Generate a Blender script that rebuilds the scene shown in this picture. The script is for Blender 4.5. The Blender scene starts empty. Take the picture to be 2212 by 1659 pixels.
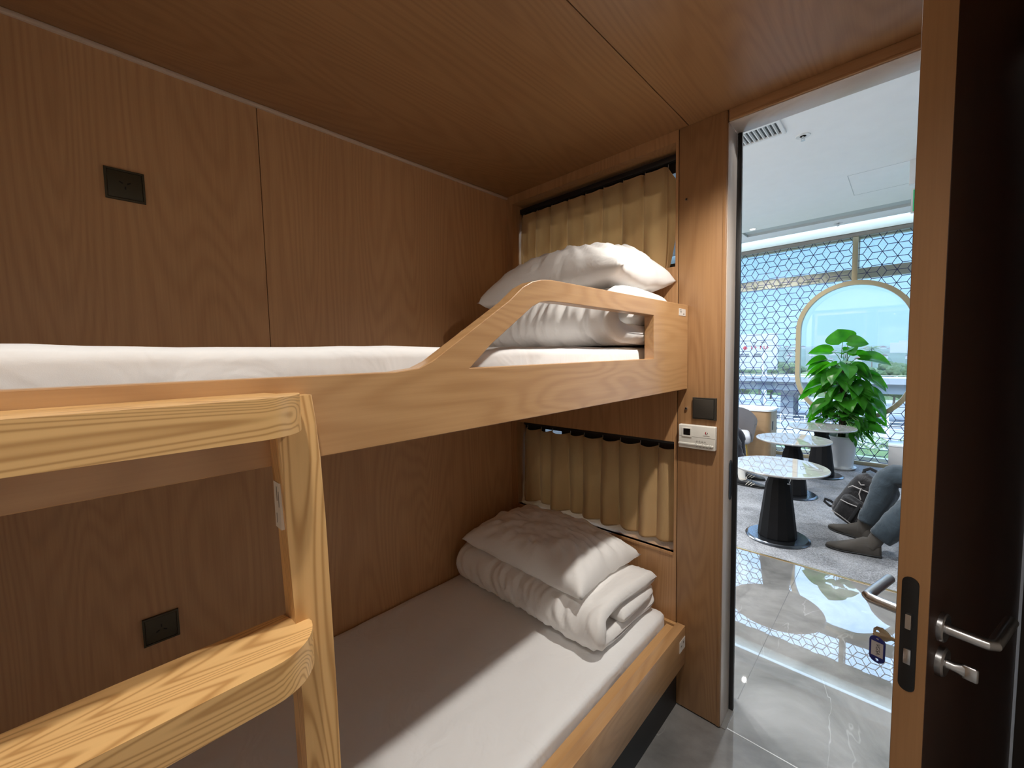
import bpy, bmesh, math, random
from mathutils import Vector, Matrix, noise

random.seed(7)
scene = bpy.context.scene
COL = scene.collection
PI = math.pi
R = math.radians

# ------------------------------------------------------------------ key dimensions (metres)
D = 1.692      # inner face of the end wall (with the door and the two curtained windows)
WALL_OUT = 1.90
XL = -1.646    # long wood wall beside the bunks
XF = -0.637    # front plane of the bunks
ZC = 2.417     # cabin ceiling
XR = 0.66      # right wall of the cabin
YB = -0.46     # wall behind the camera
COLX0, COLX1 = -0.676, -0.496   # door post
ZDOOR = 2.372
YW = 7.04      # lattice screen plane
ZL = 3.13      # lounge ceiling

# ------------------------------------------------------------------ materials
def new_mat(name):
    m = bpy.data.materials.new(name); m.use_nodes = True
    nt = m.node_tree
    return m, nt, nt.nodes['Principled BSDF']

def N(nt, t, **kw):
    n = nt.nodes.new(t)
    for k, v in kw.items():
        if k in n.inputs: n.inputs[k].default_value = v
        else: setattr(n, k, v)
    return n

def plain(name, col, rough=0.5, metal=0.0, spec=None, bump=0.0, bscale=200, emit=None, estr=0.0, var=0.0, vscale=8, coat=0):
    m, nt, b = new_mat(name)
    b.inputs['Base Color'].default_value = (*col, 1)
    b.inputs['Roughness'].default_value = rough
    b.inputs['Metallic'].default_value = metal
    if spec is not None: b.inputs['Specular IOR Level'].default_value = spec
    if coat: b.inputs['Coat Weight'].default_value = coat; b.inputs['Coat Roughness'].default_value = .05
    if emit:
        b.inputs['Emission Color'].default_value = (*emit, 1)
        b.inputs['Emission Strength'].default_value = estr
    tc = N(nt, 'ShaderNodeTexCoord')
    n = N(nt, 'ShaderNodeTexNoise', Scale=bscale, Detail=3.0)
    nt.links.new(tc.outputs['Object'], n.inputs['Vector'])
    if bump:
        bp = N(nt, 'ShaderNodeBump', Strength=bump, Distance=0.002)
        nt.links.new(n.outputs['Fac'], bp.inputs['Height'])
        nt.links.new(bp.outputs['Normal'], b.inputs['Normal'])
    n2 = N(nt, 'ShaderNodeTexNoise', Scale=vscale, Detail=4.0)
    nt.links.new(tc.outputs['Object'], n2.inputs['Vector'])
    mx = N(nt, 'ShaderNodeMix', data_type='RGBA')
    v = var if var else 0.03
    mx.inputs['A'].default_value = (*[c*(1-v) for c in col], 1)
    mx.inputs['B'].default_value = (*[min(1, c*(1+v)) for c in col], 1)
    nt.links.new(n2.outputs['Fac'], mx.inputs['Factor'])
    nt.links.new(mx.outputs['Result'], b.inputs['Base Color'])
    return m

def wood(name, dark, light, axis='z', rough=0.4, ring=9.0, scale=2.2, contrast=0.5, fine=0.35, stretch=0.16, bump=0.05, off=0.0, spec=0.5, sharp=1.6, lowf=.35):
    """veneer: contour lines of a stretched noise give the cathedral figure, a very stretched fine noise the pores"""
    m, nt, b = new_mat(name)
    L = nt.links.new
    tc = N(nt, 'ShaderNodeTexCoord')
    mp = N(nt, 'ShaderNodeMapping')
    sc = {'x': (stretch, 1, 1), 'y': (1, stretch, 1), 'z': (1, 1, stretch)}[axis]
    mp.inputs['Scale'].default_value = sc
    mp.inputs['Location'].default_value = (off, off*.7, off*1.3)
    L(tc.outputs['Object'], mp.inputs['Vector'])
    n1 = N(nt, 'ShaderNodeTexNoise', Scale=scale, Detail=2.2, Roughness=0.42, Distortion=.25)
    L(mp.outputs['Vector'], n1.inputs['Vector'])
    mul = N(nt, 'ShaderNodeMath', operation='MULTIPLY'); mul.inputs[1].default_value = ring*6.28
    L(n1.outputs['Fac'], mul.inputs[0])
    sn = N(nt, 'ShaderNodeMath', operation='SINE'); L(mul.outputs[0], sn.inputs[0])
    mr = N(nt, 'ShaderNodeMapRange'); mr.inputs['From Min'].default_value = -1; mr.inputs['From Max'].default_value = 1
    L(sn.outputs[0], mr.inputs['Value'])
    pw = N(nt, 'ShaderNodeMath', operation='POWER'); pw.inputs[1].default_value = sharp
    L(mr.outputs['Result'], pw.inputs[0])
    mp2 = N(nt, 'ShaderNodeMapping')
    s2 = {'x': (.02, 1, 1), 'y': (1, .02, 1), 'z': (1, 1, .02)}[axis]
    mp2.inputs['Scale'].default_value = s2
    L(tc.outputs['Object'], mp2.inputs['Vector'])
    n2 = N(nt, 'ShaderNodeTexNoise', Scale=150.0, Detail=3.0, Roughness=.65)
    L(mp2.outputs['Vector'], n2.inputs['Vector'])
    n3 = N(nt, 'ShaderNodeTexNoise', Scale=scale*1.3, Detail=2.0)
    L(mp.outputs['Vector'], n3.inputs['Vector'])
    a = N(nt, 'ShaderNodeMath', operation='MULTIPLY'); a.inputs[1].default_value = contrast
    L(pw.outputs[0], a.inputs[0])
    c = N(nt, 'ShaderNodeMath', operation='MULTIPLY_ADD'); c.inputs[1].default_value = fine
    L(n2.outputs['Fac'], c.inputs[0]); L(a.outputs[0], c.inputs[2])
    d = N(nt, 'ShaderNodeMath', operation='MULTIPLY_ADD'); d.inputs[1].default_value = lowf
    L(n3.outputs['Fac'], d.inputs[0]); L(c.outputs[0], d.inputs[2])
    cr = N(nt, 'ShaderNodeMapRange'); cr.inputs['From Min'].default_value = .1; cr.inputs['From Max'].default_value = .35+contrast+fine*.6
    L(d.outputs[0], cr.inputs['Value'])
    mx = N(nt, 'ShaderNodeMix', data_type='RGBA')
    mx.inputs['A'].default_value = (*light, 1); mx.inputs['B'].default_value = (*dark, 1)
    L(cr.outputs['Result'], mx.inputs['Factor'])
    L(mx.outputs['Result'], b.inputs['Base Color'])
    b.inputs['Roughness'].default_value = rough
    b.inputs['Specular IOR Level'].default_value = spec
    bp = N(nt, 'ShaderNodeBump', Strength=bump, Distance=0.002)
    L(n2.outputs['Fac'], bp.inputs['Height']); L(bp.outputs['Normal'], b.inputs['Normal'])
    return m

def marble(name, base, dark, vein, rough, scale=1.4, ior=1.5):
    m, nt, b = new_mat(name); L = nt.links.new
    tc = N(nt, 'ShaderNodeTexCoord')
    n1 = N(nt, 'ShaderNodeTexNoise', Scale=scale*1.5, Detail=7.0, Roughness=.6, Distortion=.6)
    L(tc.outputs['Object'], n1.inputs['Vector'])
    mx = N(nt, 'ShaderNodeMix', data_type='RGBA'); mx.inputs['A'].default_value = (*dark, 1); mx.inputs['B'].default_value = (*base, 1)
    mr0 = N(nt, 'ShaderNodeMapRange'); mr0.inputs['From Min'].default_value = .35; mr0.inputs['From Max'].default_value = .65
    L(n1.outputs['Fac'], mr0.inputs['Value']); L(mr0.outputs['Result'], mx.inputs['Factor'])
    prev = mx.outputs['Result']
    for sc, wid, colr, amt, seed in ((scale*1.1, .012, vein, .6, 3.1), (scale*2.3, .008, vein, .5, 9.7), (scale*.7, .02, tuple(c*.75 for c in dark), .8, 15.2)):
        mp = N(nt, 'ShaderNodeMapping'); mp.inputs['Location'].default_value = (seed, seed*.6, seed*.3)
        mp.inputs['Rotation'].default_value = (0, 0, .6); mp.inputs['Scale'].default_value = (1, .45, 1)
        L(tc.outputs['Object'], mp.inputs['Vector'])
        nn = N(nt, 'ShaderNodeTexNoise', Scale=sc, Detail=4.0, Roughness=.5, Distortion=.7)
        L(mp.outputs['Vector'], nn.inputs['Vector'])
        s = N(nt, 'ShaderNodeMath', operation='SUBTRACT'); s.inputs[1].default_value = .5; L(nn.outputs['Fac'], s.inputs[0])
        ab = N(nt, 'ShaderNodeMath', operation='ABSOLUTE'); L(s.outputs[0], ab.inputs[0])
        mr = N(nt, 'ShaderNodeMapRange'); mr.inputs['From Min'].default_value = 0; mr.inputs['From Max'].default_value = wid
        mr.inputs['To Min'].default_value = amt; mr.inputs['To Max'].default_value = 0
        L(ab.outputs[0], mr.inputs['Value'])
        nz = N(nt, 'ShaderNodeTexNoise', Scale=sc*1.7, Detail=2.0); L(mp.outputs['Vector'], nz.inputs['Vector'])
        mk = N(nt, 'ShaderNodeMapRange'); mk.inputs['From Min'].default_value = .48; mk.inputs['From Max'].default_value = .62
        L(nz.outputs['Fac'], mk.inputs['Value'])
        mm = N(nt, 'ShaderNodeMath', operation='MULTIPLY'); L(mr.outputs['Result'], mm.inputs[0]); L(mk.outputs['Result'], mm.inputs[1])
        mv = N(nt, 'ShaderNodeMix', data_type='RGBA'); mv.inputs['B'].default_value = (*colr, 1)
        L(prev, mv.inputs['A']); L(mm.outputs[0], mv.inputs['Factor'])
        prev = mv.outputs['Result']
    L(prev, b.inputs['Base Color'])
    b.inputs['Roughness'].default_value = rough
    b.inputs['IOR'].default_value = ior
    return m

def fabric(name, col, rough=.85, wscale=900, bump=.12, crease=.0, cscale=9, transl=0.0, sheen=.2):
    m, nt, b = new_mat(name); L = nt.links.new
    b.inputs['Base Color'].default_value = (*col, 1); b.inputs['Roughness'].default_value = rough
    b.inputs['Sheen Weight'].default_value = sheen
    b.inputs['Specular IOR Level'].default_value = .2
    tc = N(nt, 'ShaderNodeTexCoord')
    n = N(nt, 'ShaderNodeTexNoise', Scale=wscale, Detail=2.0); L(tc.outputs['Object'], n.inputs['Vector'])
    bp = N(nt, 'ShaderNodeBump', Strength=bump, Distance=.0008); L(n.outputs['Fac'], bp.inputs['Height'])
    last = bp
    if crease:
        n2 = N(nt, 'ShaderNodeTexNoise', Scale=cscale, Detail=3.0, Distortion=1.2, Roughness=.55); L(tc.outputs['Object'], n2.inputs['Vector'])
        b2 = N(nt, 'ShaderNodeBump', Strength=crease, Distance=.012); L(n2.outputs['Fac'], b2.inputs['Height'])
        L(bp.outputs['Normal'], b2.inputs['Normal']); last = b2
    L(last.outputs['Normal'], b.inputs['Normal'])
    if transl:
        out = nt.nodes['Material Output']
        t = N(nt, 'ShaderNodeBsdfTranslucent'); t.inputs['Color'].default_value = (*col, 1)
        mx = N(nt, 'ShaderNodeMixShader'); mx.inputs[0].default_value = transl
        L(b.outputs[0], mx.inputs[1]); L(t.outputs[0], mx.inputs[2]); L(mx.outputs[0], out.inputs['Surface'])
    return m

def glass(name, tint=(1, 1, 1), refl=.06, rough=0.0):
    m, nt, b = new_mat(name); L = nt.links.new
    out = nt.nodes['Material Output']
    t = N(nt, 'ShaderNodeBsdfTransparent'); t.inputs['Color'].default_value = (*tint, 1)
    g = N(nt, 'ShaderNodeBsdfGlossy'); g.inputs['Roughness'].default_value = rough
    mx = N(nt, 'ShaderNodeMixShader')
    mx.inputs[0].default_value = refl
    L(t.outputs[0], mx.inputs[1]); L(g.outputs[0], mx.inputs[2]); L(mx.outputs[0], out.inputs['Surface'])
    return m

def leafmat(name, c1, c2, transl=.45, rough=.32):
    m, nt, b = new_mat(name); L = nt.links.new
    out = nt.nodes['Material Output']
    tc = N(nt, 'ShaderNodeTexCoord')
    n = N(nt, 'ShaderNodeTexNoise', Scale=6.0, Detail=3.0); L(tc.outputs['Object'], n.inputs['Vector'])
    mx = N(nt, 'ShaderNodeMix', data_type='RGBA'); mx.inputs['A'].default_value = (*c1, 1); mx.inputs['B'].default_value = (*c2, 1)
    mr = N(nt, 'ShaderNodeMapRange'); mr.inputs['From Min'].default_value = .35; mr.inputs['From Max'].default_value = .65
    L(n.outputs['Fac'], mr.inputs['Value']); L(mr.outputs['Result'], mx.inputs['Factor'])
    L(mx.outputs['Result'], b.inputs['Base Color'])
    b.inputs['Roughness'].default_value = rough
    t = N(nt, 'ShaderNodeBsdfTranslucent')
    hs = N(nt, 'ShaderNodeHueSaturation', Value=2.2, Saturation=1.1); L(mx.outputs['Result'], hs.inputs['Color'])
    L(hs.outputs['Color'], t.inputs['Color'])
    ms = N(nt, 'ShaderNodeMixShader'); ms.inputs[0].default_value = transl
    L(b.outputs[0], ms.inputs[1]); L(t.outputs[0], ms.inputs[2]); L(ms.outputs[0], out.inputs['Surface'])
    return m

OAK_D, OAK_L = (.335, .170, .072), (.53, .300, .138)
M = {}
M['wall'] = wood('oak_wall', (.43, .228, .105), (.66, .395, .195), 'z', rough=.42, ring=40, scale=2.8, contrast=.16, fine=.5, stretch=.12)
M['end'] = wood('oak_end', OAK_D, OAK_L, 'z', rough=.42, ring=40, scale=3.0, contrast=.2, fine=.5, off=3.3, stretch=.12)
M['post'] = wood('oak_post', (.26, .130, .055), (.42, .235, .106), 'z', rough=.38, ring=44, scale=3.0, contrast=.22, fine=.5, off=7.1, stretch=.1)
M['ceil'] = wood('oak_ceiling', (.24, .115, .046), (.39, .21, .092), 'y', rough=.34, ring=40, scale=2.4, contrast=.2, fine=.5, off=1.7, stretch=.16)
M['lintel'] = wood('oak_lintel', OAK_D, OAK_L, 'x', rough=.4, ring=6, scale=3, contrast=.25, fine=.45, off=4.7)
M['rail'] = wood('oak_rail', (.40, .21, .085), (.60, .36, .17), 'y', rough=.28, spec=.95, ring=34, scale=3.6, contrast=.24, fine=.5, off=2.1, stretch=.2)
M['rail_in'] = wood('oak_rail_edge', (.45, .24, .09), (.58, .34, .15), 'y', rough=.4, ring=4, scale=5, contrast=.2, fine=.4, off=5.1)
M['ash'] = wood('ash_ladder', (.46, .23, .075), (.84, .53, .225), 'y', rough=.3, ring=52, scale=9.0, contrast=.9, fine=.3, off=9.2, stretch=.07, sharp=3.2, lowf=.12)
M['ashv'] = wood('ash_ladder_upright', (.44, .22, .072), (.80, .50, .215), 'z', rough=.3, ring=40, scale=8.0, contrast=.9, fine=.3, off=6.4, stretch=.12, sharp=3.0, lowf=.12)
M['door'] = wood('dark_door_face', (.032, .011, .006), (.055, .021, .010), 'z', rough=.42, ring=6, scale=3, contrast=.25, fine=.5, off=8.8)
M['dooredge'] = wood('oak_door_edge', (.30, .15, .06), (.46, .25, .11), 'z', rough=.4, ring=3, scale=6, contrast=.2, fine=.5, off=2.8)
M['darkwall'] = plain('dark_jamb', (.016, .010, .008), .6)  # near-black base colour of the jamb beside the hinge
M['reveal'] = wood('pale_reveal', (.52, .43, .36), (.62, .53, .45), 'z', rough=.28, ring=20, scale=3, contrast=.2, fine=.5, off=1.1)
M['paint'] = plain('cream_bounce_paint', (.76, .74, .70), .8)  # invented pale colour for unseen walls, bounces fill light under the bunk
M['trim'] = plain('trim_strip', (.60, .48, .38), .3)
M['gap'] = plain('dark_gap', (.012, .008, .006), .8)
M['black'] = plain('black_gasket', (.008, .008, .009), .45)
M['plinth'] = plain('black_plinth', (.012, .012, .013), .55)
M['tile'] = marble('grey_tile', (.25, .243, .235), (.115, .112, .108), (.40, .40, .395), .008, ior=2.15)
M['grout'] = plain('grout', (.5, .5, .49), .7)
M['joint'] = plain('tile_joint', (.08, .08, .08), .6)
M['sheet'] = fabric('white_sheet', (.84, .84, .84), crease=.55, cscale=7)
M['duvet'] = fabric('white_duvet', (.84, .83, .815), crease=.32, cscale=9)
M['pillow'] = fabric('white_pillowcase', (.84, .83, .815), crease=.28, cscale=8)
M['curtain'] = fabric('tan_curtain', (.70, .48, .245), wscale=600, bump=.25, crease=.08, cscale=20, transl=.12)
M['steel'] = plain('brushed_steel', (.55, .55, .56), .28, 1.0, bump=.05, bscale=300)
M['chrome'] = plain('chrome', (.75, .75, .76), .12, 1.0)
M['brass'] = plain('key_metal', (.50, .44, .33), .3, 1.0)
M['blackmetal'] = plain('black_plate', (.010, .010, .011), .42, .2)
M['socket'] = plain('bronze_grey_plate', (.058, .050, .030), .45, .3)
M['socket_in'] = plain('socket_slot', (.006, .006, .006), .8)
M['switch'] = plain('dark_switch', (.042, .036, .028), .5, .2, bump=.06, bscale=500)
M['whiteplastic'] = plain('white_plastic', (.72, .70, .64), .35)
M['greyplastic'] = plain('grey_mark', (.22, .2, .17), .5)
M['screen'] = plain('dark_screen', (.008, .006, .006), .12)
M['red'] = plain('red_mark', (.45, .015, .03), .5)
M['ink'] = plain('ink', (.05, .05, .055), .6)
M['paper'] = plain('paper_label', (.72, .68, .62), .6)
M['bluetag'] = plain('blue_tag', (.008, .016, .16), .3)
M['tagpaper'] = plain('tag_paper', (.50, .47, .47), .7)
M['lens'] = plain('lamp_lens', (.9, .85, .75), .4, emit=(1, .82, .58), estr=14)
M['led'] = plain('daylight_strip', (.8, .85, .9), .5, emit=(.50, .74, 1), estr=3.2)
M['lens_cool'] = plain('lounge_lamp_lens', (.9, .9, .9), .4, emit=(1, .97, .92), estr=9)
M['whitemetal'] = plain('white_metal', (.75, .75, .75), .4)
M['lceil'] = plain('lounge_ceiling_paint', (.89, .895, .90), .8)
M['lwall'] = plain('lounge_wall_paint', (.62, .62, .60), .75)
M['slot'] = plain('slot_grey', (.55, .58, .58), .7)
M['slotdark'] = plain('slot_dark', (.05, .06, .06), .7)
M['gold'] = plain('champagne_gold', (.36, .30, .19), .4, .4)
M['strip'] = plain('brass_strip', (.60, .45, .22), .3, .9)
M['lattice'] = plain('navy_lattice', (.022, .026, .10), .5)
M['bronze'] = plain('bronze_head_rail', (.22, .19, .16), .45, .3)
M['headband'] = plain('pale_head_band', (.80, .82, .74), .7)
M['window_frame'] = plain('olive_window_frame', (.42, .43, .35), .5)
M['glass'] = glass('clear_glass', (.97, .99, 1), .05)
M['darkglass'] = glass('tinted_glass', (.50, .56, .62), .08)
M['sill'] = plain('white_sill', (.40, .40, .39), .6)
def carpet():
    m, nt, b = new_mat('grey_carpet'); L = nt.links.new
    tc = N(nt, 'ShaderNodeTexCoord')
    n1 = N(nt, 'ShaderNodeTexNoise', Scale=125.0, Detail=3.0, Roughness=.8); L(tc.outputs['Object'], n1.inputs['Vector'])
    n2 = N(nt, 'ShaderNodeTexNoise', Scale=5.0, Detail=3.0); L(tc.outputs['Object'], n2.inputs['Vector'])
    ad = N(nt, 'ShaderNodeMath', operation='MULTIPLY_ADD'); ad.inputs[1].default_value = .35; L(n2.outputs['Fac'], ad.inputs[0]); L(n1.outputs['Fac'], ad.inputs[2])
    mr = N(nt, 'ShaderNodeMapRange'); mr.inputs['From Min'].default_value = .55; mr.inputs['From Max'].default_value = .80; L(ad.outputs[0], mr.inputs['Value'])
    mx = N(nt, 'ShaderNodeMix', data_type='RGBA'); mx.inputs['A'].default_value = (.15, .153, .162, 1); mx.inputs['B'].default_value = (.36, .366, .385, 1)
    L(mr.outputs['Result'], mx.inputs['Factor']); L(mx.outputs['Result'], b.inputs['Base Color'])
    b.inputs['Roughness'].default_value = 1; b.inputs['Specular IOR Level'].default_value = .05
    bp = N(nt, 'ShaderNodeBump', Strength=.8, Distance=.004); L(n1.outputs['Fac'], bp.inputs['Height']); L(bp.outputs['Normal'], b.inputs['Normal'])
    return m
M['carpet'] = carpet()
M['top'] = marble('stone_top', (.33, .33, .33), (.26, .257, .25), (.48, .48, .48), .012, 3, ior=2.8)
M['topedge'] = plain('stone_edge', (.66, .60, .54), .3)
M['blackwood'] = plain('black_pedestal', (.005, .005, .006), .6, spec=.2, bump=.2, bscale=60)
M['blacksteel'] = plain('black_base_steel', (.13, .14, .16), .2, .95)
M['pot'] = plain('white_glazed_pot', (.68, .69, .70), .18, coat=.4)
M['soil'] = plain('soil', (.03, .02, .012), .95)
M['moss'] = plain('moss_pole', (.03, .022, .012), .95, bump=.6, bscale=90)
M['stem'] = plain('green_stem', (.07, .16, .03), .45)
M['leaf'] = leafmat('pothos_leaf', (.018, .10, .012), (.05, .20, .02))
M['chair'] = fabric('grey_felt', (.36, .33, .32), wscale=400, bump=.3)
M['chairseat'] = fabric('pale_felt', (.52, .52, .55), wscale=400, bump=.3)
M['goldleg'] = plain('gold_leg', (.75, .5, .14), .3, .9)
M['cabwood'] = wood('counter_oak', (.30, .18, .09), (.44, .29, .16), 'x', rough=.45, ring=5, scale=4, contrast=.25, fine=.4)
M['cabtop'] = plain('counter_top', (.72, .74, .76), .2)
M['greyblock'] = plain('grey_counter', (.42, .41, .41), .6)
M['jeans'] = fabric('faded_denim', (.024, .035, .045), wscale=500, bump=.5, crease=.5, cscale=13)
M['trouser'] = fabric('black_trousers', (.012, .013, .02), wscale=500, bump=.3, crease=.4, cscale=10)
M['boot'] = plain('grey_suede', (.062, .054, .046), .9, bump=.4, bscale=220, var=.15, vscale=14)
M['sole'] = plain('black_sole', (.01, .01, .01), .7)
M['sneaker'] = plain('black_leather', (.012, .012, .014), .45)
M['toecap'] = plain('dark_grey_suede', (.05, .055, .055), .9)
M['stripe'] = plain('cream_stripe', (.65, .60, .52), .6)
M['sock'] = fabric('white_sock', (.66, .64, .60), wscale=500, bump=.5)
M['skin'] = plain('skin', (.45, .27, .19), .55)
M['hair'] = plain('black_hair', (.012, .010, .009), .5, bump=.8, bscale=120)
M['shirt'] = fabric('grey_shirt', (.18, .19, .21), wscale=500, bump=.3, crease=.4, cscale=9)
M['shirt2'] = fabric('navy_shirt', (.03, .035, .06), wscale=500, bump=.3, crease=.4, cscale=9)
M['pack'] = fabric('black_nylon', (.009, .008, .009), rough=.5, wscale=700, bump=.3, crease=.5, cscale=22)
M['piping'] = plain('grey_piping', (.30, .28, .27), .4)
M['strap'] = fabric('black_webbing', (.008, .008, .009), wscale=500)
M['green'] = plain('exit_green', (.01, .33, .10), .4, emit=(.02, .6, .2), estr=.25)
# outdoors
M['ground'] = plain('pale_ground', (.30, .30, .30), .95, var=.2, vscale=.3)
M['grass'] = plain('grass', (.07, .11, .03), 1.0, var=.5, vscale=.8, bump=.5, bscale=8)
M['concrete'] = plain('concrete', (.28, .285, .29), .9, var=.08, vscale=.3)
M['tree'] = leafmat('tree_leaf', (.04, .075, .022), (.085, .125, .04), transl=.2, rough=.8)
M['tree2'] = leafmat('tree_leaf_light', (.10, .14, .045), (.16, .20, .075), transl=.2, rough=.8)
M['bark'] = plain('bark', (.16, .12, .09), .95)
M['hill'] = plain('hill_scrub', (.04, .06, .03), 1.0, var=.6, vscale=.09, bump=.5, bscale=.4)
M['house'] = plain('pale_house', (.34, .335, .32), .9)
M['roof'] = plain('red_roof', (.15, .06, .045), .9)
M['roadsign'] = plain('white_board', (.44, .445, .45), .8)

# ------------------------------------------------------------------ object helpers
def setp(o, label=None, cat=None, group=None, kind=None):
    if label: o['label'] = label
    if cat: o['category'] = cat
    if group: o['group'] = group
    if kind: o['kind'] = kind
    return o

def thing(name, label, cat, loc=(0, 0, 0), rotz=0.0, group=None, kind=None):
    o = bpy.data.objects.new(name, None); COL.objects.link(o)
    o.empty_display_size = .05
    o.location = loc; o.rotation_euler = (0, 0, rotz)
    setp(o, label, cat, group, kind)
    return o

def root_of(o):
    while o.parent: o = o.parent
    return o

def mk(name, bm, mat, parent=None, local=False, smooth=28, label=None, cat=None, group=None, kind=None, recalc=True):
    """link one mesh object; coordinates in bm are world coordinates unless local=True"""
    if recalc: bmesh.ops.recalc_face_normals(bm, faces=bm.faces)
    if parent is not None and not local:
        r = root_of(parent)
        mw = Matrix.Translation(r.location) @ r.rotation_euler.to_matrix().to_4x4()
        bmesh.ops.transform(bm, matrix=mw.inverted(), verts=bm.verts)
    me = bpy.data.meshes.new(name); bm.to_mesh(me); bm.free()
    mats = mat if isinstance(mat, (list, tuple)) else [mat]
    for q in mats: me.materials.append(q)
    if smooth:
        me.polygons.foreach_set('use_smooth', [True]*len(me.polygons))
        me.set_sharp_from_angle(angle=R(smooth))
    o = bpy.data.objects.new(name, me); COL.objects.link(o)
    if parent is not None: o.parent = parent
    setp(o, label, cat, group, kind)
    return o

def solo(name, bm, mat, label, cat, base=None, group=None, kind=None, smooth=28):
    """a thing that is one mesh; origin moved to base"""
    if base is None:
        xs = [v.co for v in bm.verts]
        base = Vector((sum(c.x for c in xs)/len(xs), sum(c.y for c in xs)/len(xs), min(c.z for c in xs)))
    base = Vector(base)
    bmesh.ops.translate(bm, vec=-base, verts=bm.verts)
    o = mk(name, bm, mat, None, True, smooth, label, cat, group, kind)
    o.location = base
    return o

def B(): return bmesh.new()

def box(bm, x0, y0, z0, x1, y1, z1, bev=0.0, seg=2, mi=0):
    g = bmesh.ops.create_cube(bm, size=1.0)
    vs = g['verts']
    for v in vs:
        v.co.x = x0 + (v.co.x+.5)*(x1-x0); v.co.y = y0 + (v.co.y+.5)*(y1-y0); v.co.z = z0 + (v.co.z+.5)*(z1-z0)
    fs = set(f for v in vs for f in v.link_faces)
    for f in fs: f.material_index = mi
    if bev > 0:
        es = list(set(e for v in vs for e in v.link_edges))
        bmesh.ops.bevel(bm, geom=es, offset=bev, segments=seg, affect='EDGES', profile=.5, clamp_overlap=True)
    return bm

def prism(bm, pts, d0, d1, axis='x', bev=0.0, mi=0):
    """extrude a 2-D outline. axis x: pts are (y,z); axis y: (x,z); axis z: (x,y)"""
    def P(p, d):
        return {'x': (d, p[0], p[1]), 'y': (p[0], d, p[1]), 'z': (p[0], p[1], d)}[axis]
    a = [bm.verts.new(P(p, d0)) for p in pts]; b = [bm.verts.new(P(p, d1)) for p in pts]
    n = len(pts); fs = []
    fs.append(bm.faces.new(a)); fs.append(bm.faces.new(b[::-1]))
    for i in range(n): fs.append(bm.faces.new((a[i], a[(i+1) % n], b[(i+1) % n], b[i])))
    for f in fs: f.material_index = mi
    if bev:
        es = [e for e in set(e for f in fs[:2] for e in f.edges)]
        bmesh.ops.bevel(bm, geom=es, offset=bev, segments=2, affect='EDGES', profile=.5, clamp_overlap=True)
    return bm

def frame_of(t):
    t = t.normalized()
    up = Vector((0, 0, 1)) if abs(t.z) < .95 else Vector((1, 0, 0))
    a = t.cross(up).normalized(); b = a.cross(t).normalized()
    return a, b

def tube(bm, path, rad, seg=12, cap=True, flat=None, mi=0):
    """swept tube; rad number or list; flat = list of (ra, rb) ellipses"""
    path = [Vector(p) for p in path]; n = len(path); rings = []
    a0 = None
    for i, p in enumerate(path):
        t = (path[min(i+1, n-1)] - path[max(i-1, 0)])
        if a0 is None: a, b = frame_of(t)
        else:
            t = t.normalized(); a = (a0 - t*a0.dot(t)).normalized(); b = a.cross(t).normalized()
        a0 = a
        r = rad[i] if isinstance(rad, (list, tuple)) else rad
        ra, rb = (r, r) if flat is None else flat[i]
        rings.append([bm.verts.new(p + a*math.cos(2*PI*k/seg)*ra + b*math.sin(2*PI*k/seg)*rb) for k in range(seg)])
    for i in range(n-1):
        for k in range(seg):
            f = bm.faces.new((rings[i][k], rings[i][(k+1) % seg], rings[i+1][(k+1) % seg], rings[i+1][k])); f.material_index = mi
    if cap:
        f = bm.faces.new(rings[0][::-1]); f.material_index = mi
        f = bm.faces.new(rings[-1]); f.material_index = mi
    return bm

def lathe(bm, c, prof, seg=40, mi=0, axis='z'):
    """prof list of (r, h) from bottom to top; r=0 closes"""
    c = Vector(c); rings = []
    for r, h in prof:
        if r <= 1e-6:
            q = Vector((0, 0, h)) if axis == 'z' else Vector((0, h, 0)) if axis == 'y' else Vector((h, 0, 0))
            rings.append([bm.verts.new(c + q)])
        else:
            ring = []
            for k in range(seg):
                u, v = r*math.cos(2*PI*k/seg), r*math.sin(2*PI*k/seg)
                q = Vector((u, v, h)) if axis == 'z' else Vector((u, h, v)) if axis == 'y' else Vector((h, u, v))
                ring.append(bm.verts.new(c + q))
            rings.append(ring)
    for i in range(len(rings)-1):
        p, q = rings[i], rings[i+1]
        for k in range(seg):
            a, b = p[k % len(p)], p[(k+1) % len(p)]; cc, d = q[(k+1) % len(q)], q[k % len(q)]
            vs = []
            for v in (a, b, cc, d):
                if v not in vs: vs.append(v)
            if len(vs) >= 3:
                f = bm.faces.new(vs); f.material_index = mi
    if len(rings[0]) > 1: bm.faces.new(rings[0][::-1]).material_index = mi
    if len(rings[-1]) > 1: bm.faces.new(rings[-1]).material_index = mi
    return bm

def disc(bm, c, r, h, axis='z', seg=32, bev=0.0):
    if bev: return lathe(bm, c, [(r-bev, 0), (r, bev), (r, h-bev), (r-bev, h)], seg, 0, axis)
    return lathe(bm, c, [(r, 0), (r, h)], seg, 0, axis)

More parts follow.
